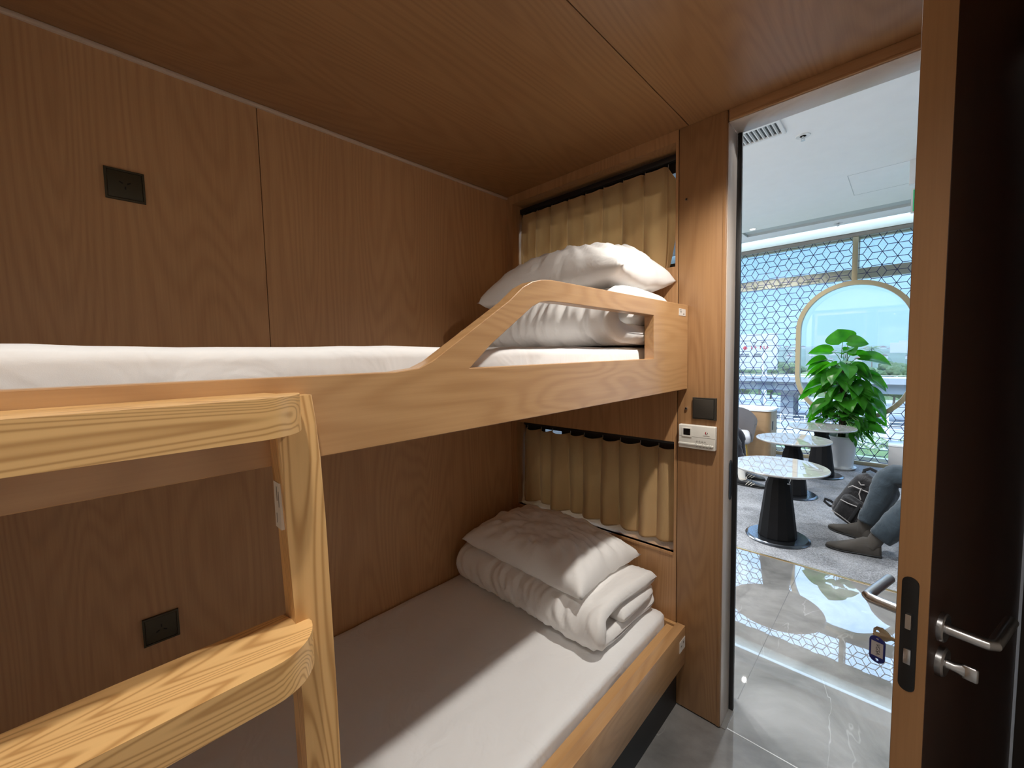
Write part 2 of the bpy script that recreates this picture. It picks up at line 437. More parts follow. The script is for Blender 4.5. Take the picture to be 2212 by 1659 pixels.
def superbox(x0, y0, z0, x1, y1, z1, r, cuts=24):
    """rounded box of even quads"""
    bm = bmesh.new(); bmesh.ops.create_cube(bm, size=2.0)
    bmesh.ops.subdivide_edges(bm, edges=bm.edges[:], cuts=cuts, use_grid_fill=True)
    c = Vector(((x0+x1)/2, (y0+y1)/2, (z0+z1)/2)); h = Vector(((x1-x0)/2, (y1-y0)/2, (z1-z0)/2))
    for v in bm.verts:
        q = []
        for i in range(3):
            t = v.co[i]; s = math.copysign(1, t)
            q.append(t)
        p = Vector((q[0]*h.x, q[1]*h.y, q[2]*h.z))
        k = Vector([max(-(h[i]-r), min(h[i]-r, p[i])) for i in range(3)])
        d = p - k
        if d.length > 1e-9: p = k + d.normalized()*r
        v.co = c + p
    return bm

def nz(x, y=0, z=0): return noise.noise(Vector((x, y, z)))
def fbm(x, y=0, z=0, o=3): return noise.fractal(Vector((x, y, z)), .9, 2.0, o)

def text_bm(txt, size, M4, depth=.0006):
    cu = bpy.data.curves.new('t', 'FONT'); cu.body = txt; cu.size = size; cu.extrude = depth; cu.align_x = 'CENTER'; cu.align_y = 'CENTER'
    o = bpy.data.objects.new('t', cu); COL.objects.link(o)
    bpy.context.view_layer.update()
    me = bpy.data.meshes.new_from_object(o.evaluated_get(bpy.context.evaluated_depsgraph_get()))
    bpy.data.objects.remove(o); bm = bmesh.new(); bm.from_mesh(me); bpy.data.meshes.remove(me); bpy.data.curves.remove(cu)
    bmesh.ops.transform(bm, matrix=M4, verts=bm.verts)
    return bm

def basis(o, u, v, w):
    m = Matrix.Identity(4)
    for i, q in enumerate((u, v, w)):
        for k in range(3): m[k][i] = q[k]
    for k in range(3): m[k][3] = o[k]
    return m

def copy_tree(o, loc=None, rotz=None, label=None, group=None):
    r = o.copy(); COL.objects.link(r)
    if loc is not None: r.location = loc
    if rotz is not None: r.rotation_euler = (0, 0, rotz)
    if label: r['label'] = label
    if group: r['group'] = group
    for ch in list(o.children):
        c = ch.copy(); COL.objects.link(c); c.parent = r
        for g in list(ch.children):
            d = g.copy(); COL.objects.link(d); d.parent = c
    return r
# ------------------------------------------------------------------ cabin shell
def plate(outer, holes, d0, d1, axis='x', bevel=.0015):
    """flat plate with holes from a filled 2-D curve; outline (a,b) -> x: (y,z), y: (x,z), z: (x,y)"""
    cu = bpy.data.curves.new('c', 'CURVE'); cu.dimensions = '2D'; cu.fill_mode = 'BOTH'
    cu.extrude = abs(d1-d0)/2 - bevel; cu.bevel_depth = bevel; cu.bevel_resolution = 1; cu.offset = -bevel
    for pts in [outer] + holes:
        s = cu.splines.new('POLY'); s.points.add(len(pts)-1); s.use_cyclic_u = True
        for i, p in enumerate(pts): s.points[i].co = (p[0], p[1], 0, 1)
    o = bpy.data.objects.new('c', cu); COL.objects.link(o); bpy.context.view_layer.update()
    me = bpy.data.meshes.new_from_object(o.evaluated_get(bpy.context.evaluated_depsgraph_get()))
    bpy.data.objects.remove(o); bm = bmesh.new(); bm.from_mesh(me); bpy.data.meshes.remove(me); bpy.data.curves.remove(cu)
    bmesh.ops.remove_doubles(bm, verts=bm.verts, dist=1e-5)
    c = (d0+d1)/2
    for v in bm.verts:
        a, b, d = v.co
        v.co = {'x': (c+d, a, b), 'y': (a, c+d, b), 'z': (a, b, c+d)}[axis]
    return bm

def arc(cx, cy, r, a0, a1, n=8):
    return [(cx+r*math.cos(R(a0+(a1-a0)*i/n)), cy+r*math.sin(R(a0+(a1-a0)*i/n))) for i in range(n+1)]

SEAM = .463
bm = box(B(), XL-.05, YB, 0, XL, SEAM-.0012, ZC); box(bm, XL-.05, SEAM+.0012, 0, XL, D, ZC)
mk('wall_left', bm, M['wall'], kind='structure', smooth=0)
mk('trim_1', box(B(), XL-.06, YB-.02, 0, XL-.0505, 1.89, ZC), M['gap'], kind='structure', smooth=0)
bm = box(B(), XL-.06, YB-.02, ZC, XF-.0015-.003, D+.02, ZC+.04); box(bm, XF-.0015, YB-.02, ZC, XR+.05, D+.02, ZC+.04)
mk('ceiling', bm, M['ceil'], kind='structure', smooth=0)
mk('trim_2', box(B(), XL-.06, YB-.03, ZC+.041, XR+.05, D+.02, ZC+.07), M['gap'], kind='structure', smooth=0)
bm = box(B(), XL, YB, ZC-.013, XL+.013, D, ZC, .003)
mk('trim_3', bm, M['trim'], kind='structure')
mk('wall_back', box(B(), XL-.06, YB-.06, 0, XR+.05, YB, ZC), M['paint'], kind='structure', smooth=0)
mk('wall_right', box(B(), XR, YB, 0, XR+.05, D, ZC), M['paint'], kind='structure', smooth=0)

# end wall with two curtained window openings
WX0, WX1 = -1.600, -.690
UZ0, UZ1, LZ0, LZ1 = 1.882, 2.371, .677, 1.157
bm = B()
box(bm, XL, D, 0, WX0, WALL_OUT, ZC)
box(bm, WX1, D, 0, COLX0-.003, WALL_OUT, ZC)
for a, b in ((0, LZ0), (LZ1, UZ0), (UZ1, ZC)): box(bm, WX0, D, a, WX1, WALL_OUT, b)
mk('wall_end', bm, M['end'], kind='structure', smooth=0)
mk('trim_4', box(B(), COLX0-.003, D+.006, 0, COLX0, D+.03, ZC), M['gap'], kind='structure', smooth=0)
# small sill beads under the windows
bm = box(B(), WX0, D-.004, LZ0-.014, WX1, D+.02, LZ0, .002)
mk('trim_5', bm, M['end'], kind='structure')
# door post, lintel, right jamb
bm = box(B(), COLX0, D, .006, COLX1-.0025, 1.802, ZC, .0015)
box(bm, COLX1-.016, D-.002, .006, COLX1-.004, D+.01, ZC-.002, .001)
mk('trim_6', bm, M['post'], kind='structure')
bm = box(B(), COLX1-.0024, D+.004, .006, COLX1, 1.802, ZDOOR, .0006); box(bm, COLX1, D+.004, ZDOOR, .2465, 1.812, ZDOOR+.003, .0006)
mk('trim_21', bm, M['reveal'], kind='structure')
bm = box(B(), COLX1+.0015, D, ZDOOR+.0035, .2465, 1.815, ZC, .0015)
box(bm, COLX1+.0015, D-.002, ZDOOR+.004, .2465, D+.01, ZDOOR+.012, .001)
mk('trim_7', bm, M['lintel'], kind='structure')
mk('trim_8', box(B(), .2465, D, 0, XR, 1.90, ZC), M['darkwall'], kind='structure', smooth=0)
bm = box(B(), COLX1, 1.803, .012, -.4795, 1.818, ZDOOR, .001); box(bm, COLX0, 1.8185, 0, -.506, 1.90, ZC)
mk('trim_9', bm, M['black'], kind='structure')
mk('trim_10', box(B(), COLX1-.16, D+.003, 0, COLX1-.003, 1.80, .0055), M['gap'], kind='structure', smooth=0)
# strike plate set in the door post
bm = plate([(1.757, .955)] + arc(1.776, .95, .019, 180, 360)[1:-1] + [(1.795, .955), (1.795, 1.075)] + arc(1.776, 1.075, .019, 0, 180)[1:-1] + [(1.757, 1.075)], [], COLX1-.001, COLX1+.002, 'x', .0005)
solo('strike_plate', bm, M['blackmetal'], 'black strike plate let into the door post reveal', 'strike plate')

# floor
bm = box(B(), -4.5, YB-.06, -.12, 3.5, 3.428, 0)
mk('floor', bm, M['tile'], kind='structure', smooth=0)
bm = box(B(), COLX1+.02, 1.712, -.002, .2465, 1.7165, .0006); 
mk('trim_11', bm, M['grout'], kind='structure', smooth=0)
bm = box(B(), -.487, 1.90, -.002, -.4845, 3.42, .0005); box(bm, .41, 1.90, -.002, .4125, 3.42, .0005); box(bm, -1.39, 1.90, -.002, -1.3875, 3.42, .0005)
mk('trim_12', bm, M['joint'], kind='structure', smooth=0)
mk('trim_13', box(B(), -4.5, 3.428, -.01, 3.5, 3.444, .004, .001), M['strip'], kind='structure')
bm = prism(B(), [(1.70, 0), (1.81, 0), (1.81, .012), (1.70, .004)], COLX1, COLX1+.018, 'x')
mk('trim_14', bm, M['tile'], kind='structure', smooth=0)

# windows behind the curtains
for i, (a, b) in enumerate(((UZ0, UZ1), (LZ0, LZ1))):
    bm = B(); f = .045
    if i == 1: box(bm, WX0+f, 1.84, a+f, WX1-f, 1.865, a+f+.05)
    box(bm, WX0, 1.84, a, WX0+f, 1.865, b); box(bm, WX1-f, 1.84, a, WX1, 1.865, b)
    box(bm, WX0+f, 1.84, a, WX1-f, 1.865, a+f); box(bm, WX0+f, 1.84, b-f, WX1-f, 1.865, b)
    w = mk('window_%d' % (i+2), bm, M['black'], kind='structure')
    mk('pane', box(B(), WX0+f, 1.850, a+f, WX1-f, 1.855, b-f), M['darkglass'], w, smooth=0)

# ------------------------------------------------------------------ bunks
ub = thing('upper_bunk', 'upper bunk with a pale oak guard rail rising to a cut-out hump', 'bunk bed', (XF-.5, .7, 1.383))
outer = [(-.42, 1.383), (1.690, 1.383), (1.690, 1.720), (.862, 1.7165), (.81, 1.7165), (.771, 1.7125), (.737, 1.704), (.704, 1.688), (.658, 1.653), (.476, 1.541), (.448, 1.524), (.418, 1.512), (.37, 1.507), (-.42, 1.507)]
hole = [(.540, 1.508), (1.381, 1.511), (1.381, 1.6625), (.873, 1.6645), (.80, 1.6635), (.765, 1.6585), (.735, 1.645), (.598, 1.555)]
mk('guard_rail', plate(outer, [hole], XF-.035, XF, 'x', .0015), M['rail'], ub, smooth=20)
mk('base_board', box(B(), XL+.002, -.42, 1.386, XF-.036, 1.690, 1.41), M['wall'], ub, smooth=0)
lb = thing('lower_bunk', 'low lower bunk with a flat oak side rail on a black plinth', 'bunk bed', (XF-.5, .7, 0))
mk('side_rail', box(B(), XF-.036, -.42, .208, XF, 1.690, .375, .0015), M['rail'], lb)
bm = box(B(), XF-.068, -.42, .26, XF-.0365, 1.66, .369); box(bm, XL+.002, 1.672, .26, XF-.0365, 1.690, .371); 
mk('ledge', bm, M['rail_in'], lb, smooth=0)
mk('base_board', box(B(), XL+.002, -.42, .209, XF-.037, 1.690, .235), M['wall'], lb, smooth=0)
mk('plinth', box(B(), XL+.1, -.42, 0, XF-.037, 1.690, .2085), M['plinth'], lb, smooth=0)

# ladder on the outer face of the bunks
ld = thing('ladder', 'pale ash ladder of broad round-cornered treads fixed to the bunks', 'ladder', (-.6, 0, 0))
def post_bm(s):
    bm = B(); rows = []
    for z, fx, y0, y1 in ((0, -.590, .184, .228), (.6, -.592, .183, .228), (1.03, -.594, .181, .2275), (1.16, -.596, .178, .227), (1.30, -.598, .1745, .226), (1.39, -.600, .171, .225), (1.44, -.604, .170, .223), (1.481, -.609, .170, .2205)):
        rows.append([(XF+.0008, y0, z), (fx, y0, z), (fx, y1, z), (XF+.0008, y1, z)])
    vs = [[bm.verts.new((x, (y if s > 0 else -.02-y), z)) for x, y, z in r] for r in rows]
    for i in range(len(vs)-1):
        for k in range(4): bm.faces.new((vs[i][k], vs[i][(k+1) % 4], vs[i+1][(k+1) % 4], vs[i+1][k]))
    bm.faces.new(vs[0]); bm.faces.new(vs[-1])
    es = [e for e in bm.edges if abs(e.verts[0].co.z-e.verts[1].co.z) > 1e-4]
    bmesh.ops.bevel(bm, geom=es, offset=.0025, segments=2, affect='EDGES', profile=.5)
    return bm
mk('upright', post_bm(1), M['ashv'], ld, smooth=20)
mk('upright', post_bm(-1), M['ashv'], ld, smooth=20)
for zt in (1.487, 1.167, .845, .52, .19):
    nx = -.5985
    half = [(XF+.001, 0), (XF+.001, .1695 if zt > 1.3 else .1765 if zt > 1 else .18), (nx, .1695 if zt > 1.3 else .1765 if zt > 1 else .18), (nx, .1965)]
    half += [(nx+.0685*math.sin(R(a)), .131+.0655*math.cos(R(a))) for a in range(9, 91, 9)]
    full = half + [(x, -.02-y) for x, y in half[::-1] if y > .001]
    bm = prism(B(), full, zt-.048, zt, 'z', .0035)
    mk('tread', bm, M['ash'], ld, smooth=20)

# ------------------------------------------------------------------ bedding
def mattress(name, label, x0, y0, z0, x1, y1, z1, r, seed):
    bm = superbox(x0, y0, z0, x1, y1, z1, r, 44)
    cx, cy = (x0+x1)/2, (y0+y1)/2
    bm.normal_update()
    for v in bm.verts:
        n = v.normal; p = v.co
        w = .0045*fbm(p.x*5+seed, p.y*5, p.z*9) + .005*max(0, nz(p.x*16+p.y*5+seed, p.y*3.5-p.x*2, p.z*14))
        if p.z > z0+.03: v.co += n*w
    solo(name, bm, M['sheet'], label, 'mattress', smooth=80)
mattress('mattress', 'white sheeted mattress of the upper bunk behind the oak guard rail', XL+.006, -.40, 1.4105, -.698, 1.60, 1.553, .022, 2.2)
mattress('mattress', 'white sheeted mattress of the lower bunk, half in the shadow of the upper bunk', XL+.006, -.40, .236, -.712, 1.668, .414, .024, 8.9)

def catmull(pts, n):
    pts = [Vector((*p, 0)) for p in pts]; out = []
    m = len(pts)-1
    for i in range(n):
        t = i/(n-1)*m; k = min(int(t), m-1); f = t-k
        p0, p1, p2, p3 = pts[max(k-1, 0)], pts[k], pts[k+1], pts[min(k+2, m)]
        out.append(.5*((2*p1)+(p2-p0)*f+(2*p0-5*p1+4*p2-p3)*f*f+(3*p1-p0-3*p2+p3)*f**3))
    return out

def duvet(label, x0, x1, yf, yb, z, h, seed, lowl=1.0):
    L = yb-yf
    path = [(.34, .50), (.55, .52), (.80, .51), (.90, .46), (.935, .36), (.90, .25), (.78, .19), (.45, .18), (.2, .18), (.09, .24), (.045, .42), (.06, .63), (.13, .78), (.28, .83), (.55, .84), (.95, .80)]
    pts = catmull([(a*L, b*h) for a, b in path], 84)
    T = h*.175; ns = len(pts)
    nx = 84; bm = B(); grid = []
    for i in range(nx+1):
        u = i/nx; e = min(u, 1-u)*(x1-x0)
        tap = math.sqrt(max(0, 1-(1-min(1, e/.035))**2))
        row = []
        for side in (0, 1):
            rng = range(ns) if side == 0 else range(ns-1, -1, -1)
            hs = lowl+(1-lowl)*min(1, u/.42)**.8
            for k in rng:
                p = pts[k]; t = (pts[min(k+1, ns-1)]-pts[max(k-1, 0)]).normalized()
                nrm = Vector((-t.y, t.x, 0)); s = k/(ns-1)
                endt = math.sqrt(max(0, 1-(1-min(1, min(s, 1-s)/.03))**2))*.92+.08
                xx = x0+u*(x1-x0)
                wr = .16*fbm(xx*26+seed, s*7, seed*1.3) + .30*nz(xx*46+3*nz(s*6, seed), s*5, side*3+seed) + .2*nz(xx*6, s*3, seed)
                th = T*(1+wr)*(.12+.88*tap)*endt
                q = p + nrm*(th if side == 0 else -th)
                ex = .022*nz(s*9+seed, 1.7*round(u), 4)*(1 if u > .5 else -1)*max(0, abs(u-.5)*2-.7)/.3
                zz = z + max(.0015, q.y*hs + (.006*nz(xx*5, s*2+seed)))
                row.append(bm.verts.new((xx+ex, yf+q.x+.008*nz(xx*4+seed, s*2), zz)))
        grid.append(row)
    m = len(grid[0])
    for i in range(nx):
        for k in range(m):
            bm.faces.new((grid[i][k], grid[i][(k+1) % m], grid[i+1][(k+1) % m], grid[i+1][k]))
    bm.faces.new(grid[0][::-1]); bm.faces.new(grid[-1])
    solo('folded_duvet', bm, M['duvet'], label, 'duvet', smooth=180)
duvet('white duvet folded into a roll on the upper bunk behind the guard rail cut-out', -1.545, -.685, 1.205, 1.668, 1.560, .203, 1.3, .42)
duvet('white duvet folded into a roll on the lower bunk, lit at its right end', -1.585, -.755, 1.215, 1.676, .417, .185, 5.1)

def pillow(label, c, lx, ly, th, up, rot, seed, sag=0.0):
    n = 48; bm = B(); top = {}; bot = {}
    mr = Matrix.Rotation(rot[2], 3, 'Z') @ Matrix.Rotation(rot[1], 3, 'Y') @ Matrix.Rotation(rot[0], 3, 'X')
    for i in range(n+1):
        for j in range(n+1):
            u = -1+2*i/n; v = -1+2*j/n
            f = max(0, (1-abs(u)**2.6))*max(0, (1-abs(v)**2.6)); f = f**.42
            px = lx/2*u*(1-.07*(1-v*v)*abs(u)**2); py = ly/2*v*(1-.09*(1-u*u)*abs(v)**2)
            edge = 1-max(abs(u), abs(v))
            ang = math.atan2(v*.8, u)
            wr = .13*nz(u*3.0+seed, v*3.0) + .045*nz(u*9+2*nz(v*3, seed), v*3+seed, 1.5) + (.17*nz(ang*9+seed, edge*3, 2.2)*(1-edge)**.5 if f > 0 else 0) + .07*nz(u*9+v*4, v*9-u*3, seed)
            zt = th*(.68 if up else .6)*f*(1+wr)
            zb = -th*(.32 if up else .4)*f*(1+.5*wr)
            rim = .006*nz(u*6, v*6, seed+3)
            sg = -sag*max(0, -u)**1.5
            for d, z in ((top, zt), (bot, zb)):
                if d is bot and (i in (0, n) or j in (0, n)): d[i, j] = top[i, j]; continue
                d[i, j] = bm.verts.new(Vector(c) + mr @ Vector((px, py, z+rim+sg)))
    for d in (top, bot):
        for i in range(n):
            for j in range(n):
                q = [d[i, j], d[i+1, j], d[i+1, j+1], d[i, j+1]]
                bm.faces.new(q if d is top else q[::-1])
    solo('pillow', bm, M['pillow'], label, 'pillow', smooth=180)
pillow('plump white pillow on the folded duvet of the upper bunk, below the dim curtain', (-1.035, 1.458, 1.812), .715, .455, .215, True, (0, R(-1.5), R(1)), 3.3, .035)
pillow('white pillow on the folded duvet of the lower bunk, its right end brightly lit', (-1.19, 1.452, .632), 
       .715, .455, .19, True, (R(1), R(1.0), R(-1)), 6.7, .0)

# ------------------------------------------------------------------ curtains
def curtain(label, ztop, zbot, pleats, seed, last_drop, open_bottom, gap=False):
    t = thing('curtain', label, 'curtain', ((WX0+WX1)/2, 1.735, zbot))
    nx, nzz = 260, 46; bm = B(); g = []
    x0, x1 = pleats[0]-.012, WX1-.008
    P = [x0]+pleats+[x1]
    rnd = random.Random(seed); amps = [rnd.uniform(.7, 1.3) for _ in P]
    for i in range(nx+1):
        x = x0+(x1-x0)*i/nx
        k = max(q for q in range(len(P)) if P[q] <= x+1e-9); k = min(k, len(P)-2)
        w = P[k+1]-P[k]; p = (x-P[k])/w
        col = []
        for j in range(nzz+1):
            s = j/nzz            # 0 at the top
            bul = math.sin(PI*p)**1.0
            amp = (.012+.030*s**.8)*amps[k]*min(1.2, w/.1)
            y = -amp*bul + .020*math.exp(-((min(p, 1-p)*w)/.006)**2)*(math.exp(-s*5)) + .010*s*nz(x*9+seed, s*1.5)
            y += -.012*s*math.sin(x*23+seed)*s
            zt = ztop - .009*bul
            if k == len(P)-2: zt -= last_drop*p**1.3; y += .012*p
            zb = zbot + .012*nz(x*6+seed, 2.0)
            xx = x + .014*s*nz(x*5+seed, s*1.3, 7)
            if open_bottom and k == len(P)-2: xx -= .045*p*s**1.5
            col.append(bm.verts.new((xx, 1.744+y, zt+(zb-zt)*s)))
        g.append(col)
    for i in range(nx):
        for j in range(nzz): bm.faces.new((g[i][j], g[i+1][j], g[i+1][j+1], g[i][j+1]))
    bmesh.ops.solidify(bm, geom=bm.faces[:], thickness=.0016)
    mk('fabric', bm, M['curtain'], t, smooth=180)
    zt = ztop+.014
    bm = box(B(), WX0+.002, 1.752, zt+.002, WX1-.002, 1.80, zt+.0245, .002); box(bm, WX0+.002, 1.757, zt-.003, WX1-.002, 1.761, zt+.002); box(bm, WX0+.002, 1.790, zt-.020, WX1-.002, 1.80, zt+.002)
    for a_, b_ in (((WX0+.002, -1.452), (-1.335, WX1-.002)) if gap else ((WX0+.002, WX1-.002),)): box(bm, a_, 1.7675, ztop-.030, b_, 1.7715, zt+.003)
    mk('curtain_track', bm, M['black'], t)
    for q in pleats:
        tube(bm := B(), [(q, 1.764, zt+.005), (q, 1.7635, ztop-.002), (q, 1.760, ztop-.014), (q, 1.756, ztop-.006)], .0011, 6)
        mk('hook', bm, M['whiteplastic'], t)
    return t
curtain('tan pleated curtain over the high window beside the upper bunk, its right corner flipped', 2.316, 1.872, [-1.578, -1.479, -1.377, -1.267, -1.165, -1.063, -.960, -.855, -.751], 3, .085, True)
curtain('tan pleated curtain over the low window beside the lower bunk', 1.118, .702, [-1.578, -1.473, -1.393, -1.273, -1.187, -1.077, -.979, -.876, -.788], 8, .0, False, True)

# ------------------------------------------------------------------ small fittings
def socket(label, y, z, flip):
    t = thing('wall_socket', label, 'wall socket', (XL, y, z-.043))
    mk('frame', plate([(y-.043, z-.043), (y+.043, z-.043), (y+.043, z+.043), (y-.043, z+.043)], [[(y-.0375, z-.0375), (y+.0375, z-.0375), (y+.0375, z+.0375), (y-.0375, z+.0375)]], XL, XL+.009, 'x', .001), M['socket'], t)
    mk('face_plate', box(B(), XL, y-.0368, z-.0368, XL+.0075, y+.0368, z+.0368, .001), M['socket'], t)
    s = -1 if flip else 1
    for dy, dz, a in ((-.0085, .006*s, 30*s), (.0085, .006*s, -30*s), (0, -.008*s, 0)):
        bm = box(B(), -.0006, -.0045 if a else -.0016, -.0016 if a else -.004, .0006, .0045 if a else .0016, .0016 if a else .004)
        bmesh.ops.transform(bm, matrix=Matrix.Translation((XL+.0078, y+dy, z+dz)) @ Matrix.Rotation(R(-a), 4, 'X'), verts=bm.verts)
        mk('slot', bm, M['socket_in'], t, smooth=0)
socket('square bronze-grey socket on the wall above the upper bunk', .110, 2.045, False)
socket('square dark grey socket on the wall above the lower bunk mattress', .110, .711, True)

t = thing('light_switch', 'square dark rocker switch on the door post above the white controller', 'light switch', (-.568, D, 1.264))
mk('frame', plate([(-.613, 1.264), (-.523, 1.264), (-.523, 1.350), (-.613, 1.350)], [[(-.6085, 1.2685), (-.531, 1.2685), (-.531, 1.3455), (-.6085, 1.3455)]], D-.010, D, 'y', .001), M['switch'], t)
bm = prism(B(), [(-.608, 1.269), (-.5315, 1.269), (-.5315, 1.345), (-.608, 1.345)], D-.0135, D-.0005, 'y', .0015)
mk('rocker', bm, M['switch'], t)

t = thing('wall_controller', 'white controller box with a dark screen and round buttons on the door post', 'controller', (-.592, D, 1.144))
x0, x1, z0, z1 = -.663, -.521, 1.144, 1.239
mk('body', box(B(), x0, D-.024, z0, x1, D, z1, .004, 3), M['whiteplastic'], t)
bm = box(B(), x0+.0005, D-.0275, z0+.014, x1-.006, D-.023, z0+.022, .0018, 3)
mk('ridge', bm, M['whiteplastic'], t)
mk('seam', box(B(), x0+.001, D-.0243, z0+.0485, x1-.001, D-.0238, z0+.0493), M['greyplastic'], t, smooth=0)
mk('bezel', plate([(-.6485, 1.190), (-.610, 1.190), (-.611, 1.2275), (-.6475, 1.2275)], [[(-.643, 1.197), (-.6155, 1.197), (-.6155, 1.2235), (-.643, 1.2235)]], D-.0265, D-.0235, 'y', .0006), M['whiteplastic'], t)
mk('screen', box(B(), -.643, D-.0248, 1.197, -.6155, D-.0238, 1.2235), M['screen'], t, smooth=0)
for k in range(5):
    cx = -.590+.0128*k; cz = 1.1632
    b_ = mk('button', disc(B(), (cx, D-.0295, cz), .0047, .006, 'y', 20, .001), M['whiteplastic'], t)
    mk('button_rim', lathe(B(), (cx, D-.0262, cz), [(.0048, 0), (.0062, 0), (.0062, .0015), (.0048, .0015), (.0048, 0)], 20, 0, 'y'), M['greyplastic'], b_)
for k in range(4):
    bm = text_bm('\u2193', .011, basis((-.5895+.0103*k, D-.0245, 1.1765), (1, 0, 0), (0, 0, 1), (0, -1, 0)), .0002)
    mk('arrow_mark', bm, M['greyplastic'], t, smooth=0)
bm = B()
prism(bm, [(-.5555+x*.001, 1.212+z*.001) for x, z in ((2, -5), (-.5, -4.2), (-3, -1), (-3, 2), (-1, 5), (2, 6), (.8, 4), (0, 2), (.3, -1))], D-.0248, D-.0238, 'y')
mk('emblem', bm, M['red'], t, smooth=0, label='red half of the emblem')
bm = B(); prism(bm, [(-.5505+x*.001, 1.2115+z*.001) for x, z in ((-1.5, -6), (-1.2, -1), (0, 2.5), (1.8, 4), (2, 0), (.8, -2.5), (-.8, -3.5))], D-.0248, D-.0238, 'y')
mk('emblem', bm, M['ink'], t, smooth=0, label='black half of the emblem')
bm = box(B(), -.567, D-.0244, 1.2005, -.5555, D-.0238, 1.202); box(bm, -.5545, D-.0244, 1.2003, -.5415, D-.0238, 1.2018)
mk('caption', bm, M['greyplastic'], t, smooth=0)
bm = B()
for k in range(5): box(bm, -.592+.0128*k, D-.0244, 1.1532, -.586+.0128*k, D-.0238, 1.1546)
mk('caption', bm, M['greyplastic'], t, smooth=0)

for nm, x, z, lab in (('peg', -.6455, 2.136, 'small round metal stud high on the door post beside the curtain'), ('peg', -.6405, 1.302, 'small round metal stud on the door post beside the dark switch')):
    t = thing('wall_stud', lab, 'stud', (x, D, z-.006))
    mk('ring', lathe(B(), (x, D-.006, z), [(.0032, 0), (.0052, 0), (.0062, .002), (.0062, .006), (.0032, .006), (.0032, 0)], 20, 0, 'y'), M['chrome'], t)
    mk('core', disc(B(), (x, D-.004, z), .0032, .004, 'y', 16), M['screen'], t)

def label_sticker(label, bm, marks):
    t = thing('paper_sticker', label, 'sticker', [sum(v.co[i] for v in bm.verts)/len(bm.verts) for i in range(3)])
    mk('sheet', bm, M['paper'], t, smooth=0)
    for b in marks: mk('print', b, M['greyplastic'], t, smooth=0)
bmk = [box(B(), XF+.0009, a, c, XF+.0013, b, d) for a, b, c, d in ((1.604, 1.622, 1.6965, 1.6985), (1.604, 1.624, 1.691, 1.693), (1.614, 1.620, 1.684, 1.690), (1.640, 1.650, 1.680, 1.684))]
label_sticker('small white printed sticker at the end of the upper guard rail', box(B(), XF-.0006, 1.599, 1.6745, XF+.0009, 1.664, 1.7015), bmk)
bmk = [box(B(), XF+.0009, a, c, XF+.0013, b, d) for a, b, c, d in ((1.642, 1.652, .303, .309), (1.664, 1.674, .310, .320))]
label_sticker('small white sticker at the end of the lower bunk side rail', box(B(), XF-.0006, 1.630, .283, XF+.0009, 1.687, .331), bmk)
mp = [box(B(), a, .1702, c, b, .1705, d) for a, b, c, d in ((-.620, -.6175, 1.338, 1.358), (-.613, -.611, 1.330, 1.352), (-.624, -.622, 1.306, 1.320))]
label_sticker('long pale strip sticker on the side of the ladder upright', box(B(), -.631, .1705, 1.299, -.607, .1745, 1.364), mp)
# ------------------------------------------------------------------ door leaf (swung into the cabin)
BX, BY = .045, .995            # inside corner of the free edge
HX, HY = .2422, 1.700           # hinge
dv = Vector((HX-BX, HY-BY, 0)); LW = dv.length; dv.normalize()
# local frame: +y along the leaf from the free edge to the hinge, +x towards the inside face normal
ANG = math.atan2(-dv.x, dv.y)
door = thing('door_1', None, None, (BX, BY, 0), ANG, kind='structure')
TK = .045
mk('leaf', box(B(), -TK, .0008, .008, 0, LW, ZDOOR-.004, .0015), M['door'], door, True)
mk('edge_band', box(B(), -TK+.0012, 0, .009, -.0012, .001, ZDOOR-.006), M['dooredge'], door, True, smooth=0)
# latch plate with bolts on the free edge
xc = -.026; hw = .0115
pl = [(xc-hw, .916)] + arc(xc, .916, hw, 180, 360)[1:-1] + [(xc+hw, .916), (xc+hw, 1.108)] + arc(xc, 1.108, hw, 0, 180)[1:-1] + [(xc-hw, 1.108)]
lp = mk('latch_plate', plate(pl, [], -.0018, .0004, 'y', .0004), M['blackmetal'], door, True)
bm = prism(B(), [(-.0085, 1.025), (.001, 1.025), (.001, 1.052), (-.0085, 1.052)], xc-.0035, xc+.0045, 'x', .0006)
mk('latch_bolt', bm, M['steel'], lp, True)
mk('dead_bolt', box(B(), xc-.005, -.0042, .957, xc+.005, .001, .985, .0006), M['steel'], lp, True)
def lever(sgn, x0, zc):
    """sgn +1: inside face, -1: outside face"""
    h = mk('lever_handle', tube(B(), [(x0+sgn*.004, .062, zc), (x0+sgn*.045, .062, zc), (x0+sgn*.058, .0635, zc), (x0+sgn*.064, .070, zc), (x0+sgn*.064, .085, zc), (x0+sgn*.064, .188, zc)], .0095, 20), M['steel'], door, True)
    mk('rosette', lathe(B(), (x0, .062, zc), [(.026, 0), (.026, sgn*.007), (.024, sgn*.009), (0, sgn*.009)], 36, 0, 'x'), M['steel'], h, True)
lever(1, 0, 1.020); lever(-1, -TK, 1.020)
tt = mk('thumb_turn', tube(B(), [(.006, .062, .955), (.022, .062, .955), (.030, .062, .955), (.034, .062, .955)], .0, 20, flat=[(.009, .009), (.008, .008), (.006, .011), (.005, .0125)]), M['steel'], door, True)
box_bm = box(B(), .029, .0580, .942, .050, .0660, .968, .0035, 3)
mk('grip', box_bm, M['steel'], tt, True)
mk('rosette', lathe(B(), (0, .062, .955), [(.026, 0), (.026, .008), (.023, .011), (0, .011)], 36, 0, 'x'), M['steel'], tt, True)
mk('cylinder', lathe(B(), (-TK, .062, .955), [(.024, 0), (.024, -.006), (.010, -.008), (0, -.008)], 30, 0, 'x'), M['steel'], door, True)
mw = Matrix.Translation(door.location) @ Matrix.Rotation(ANG, 4, 'Z')
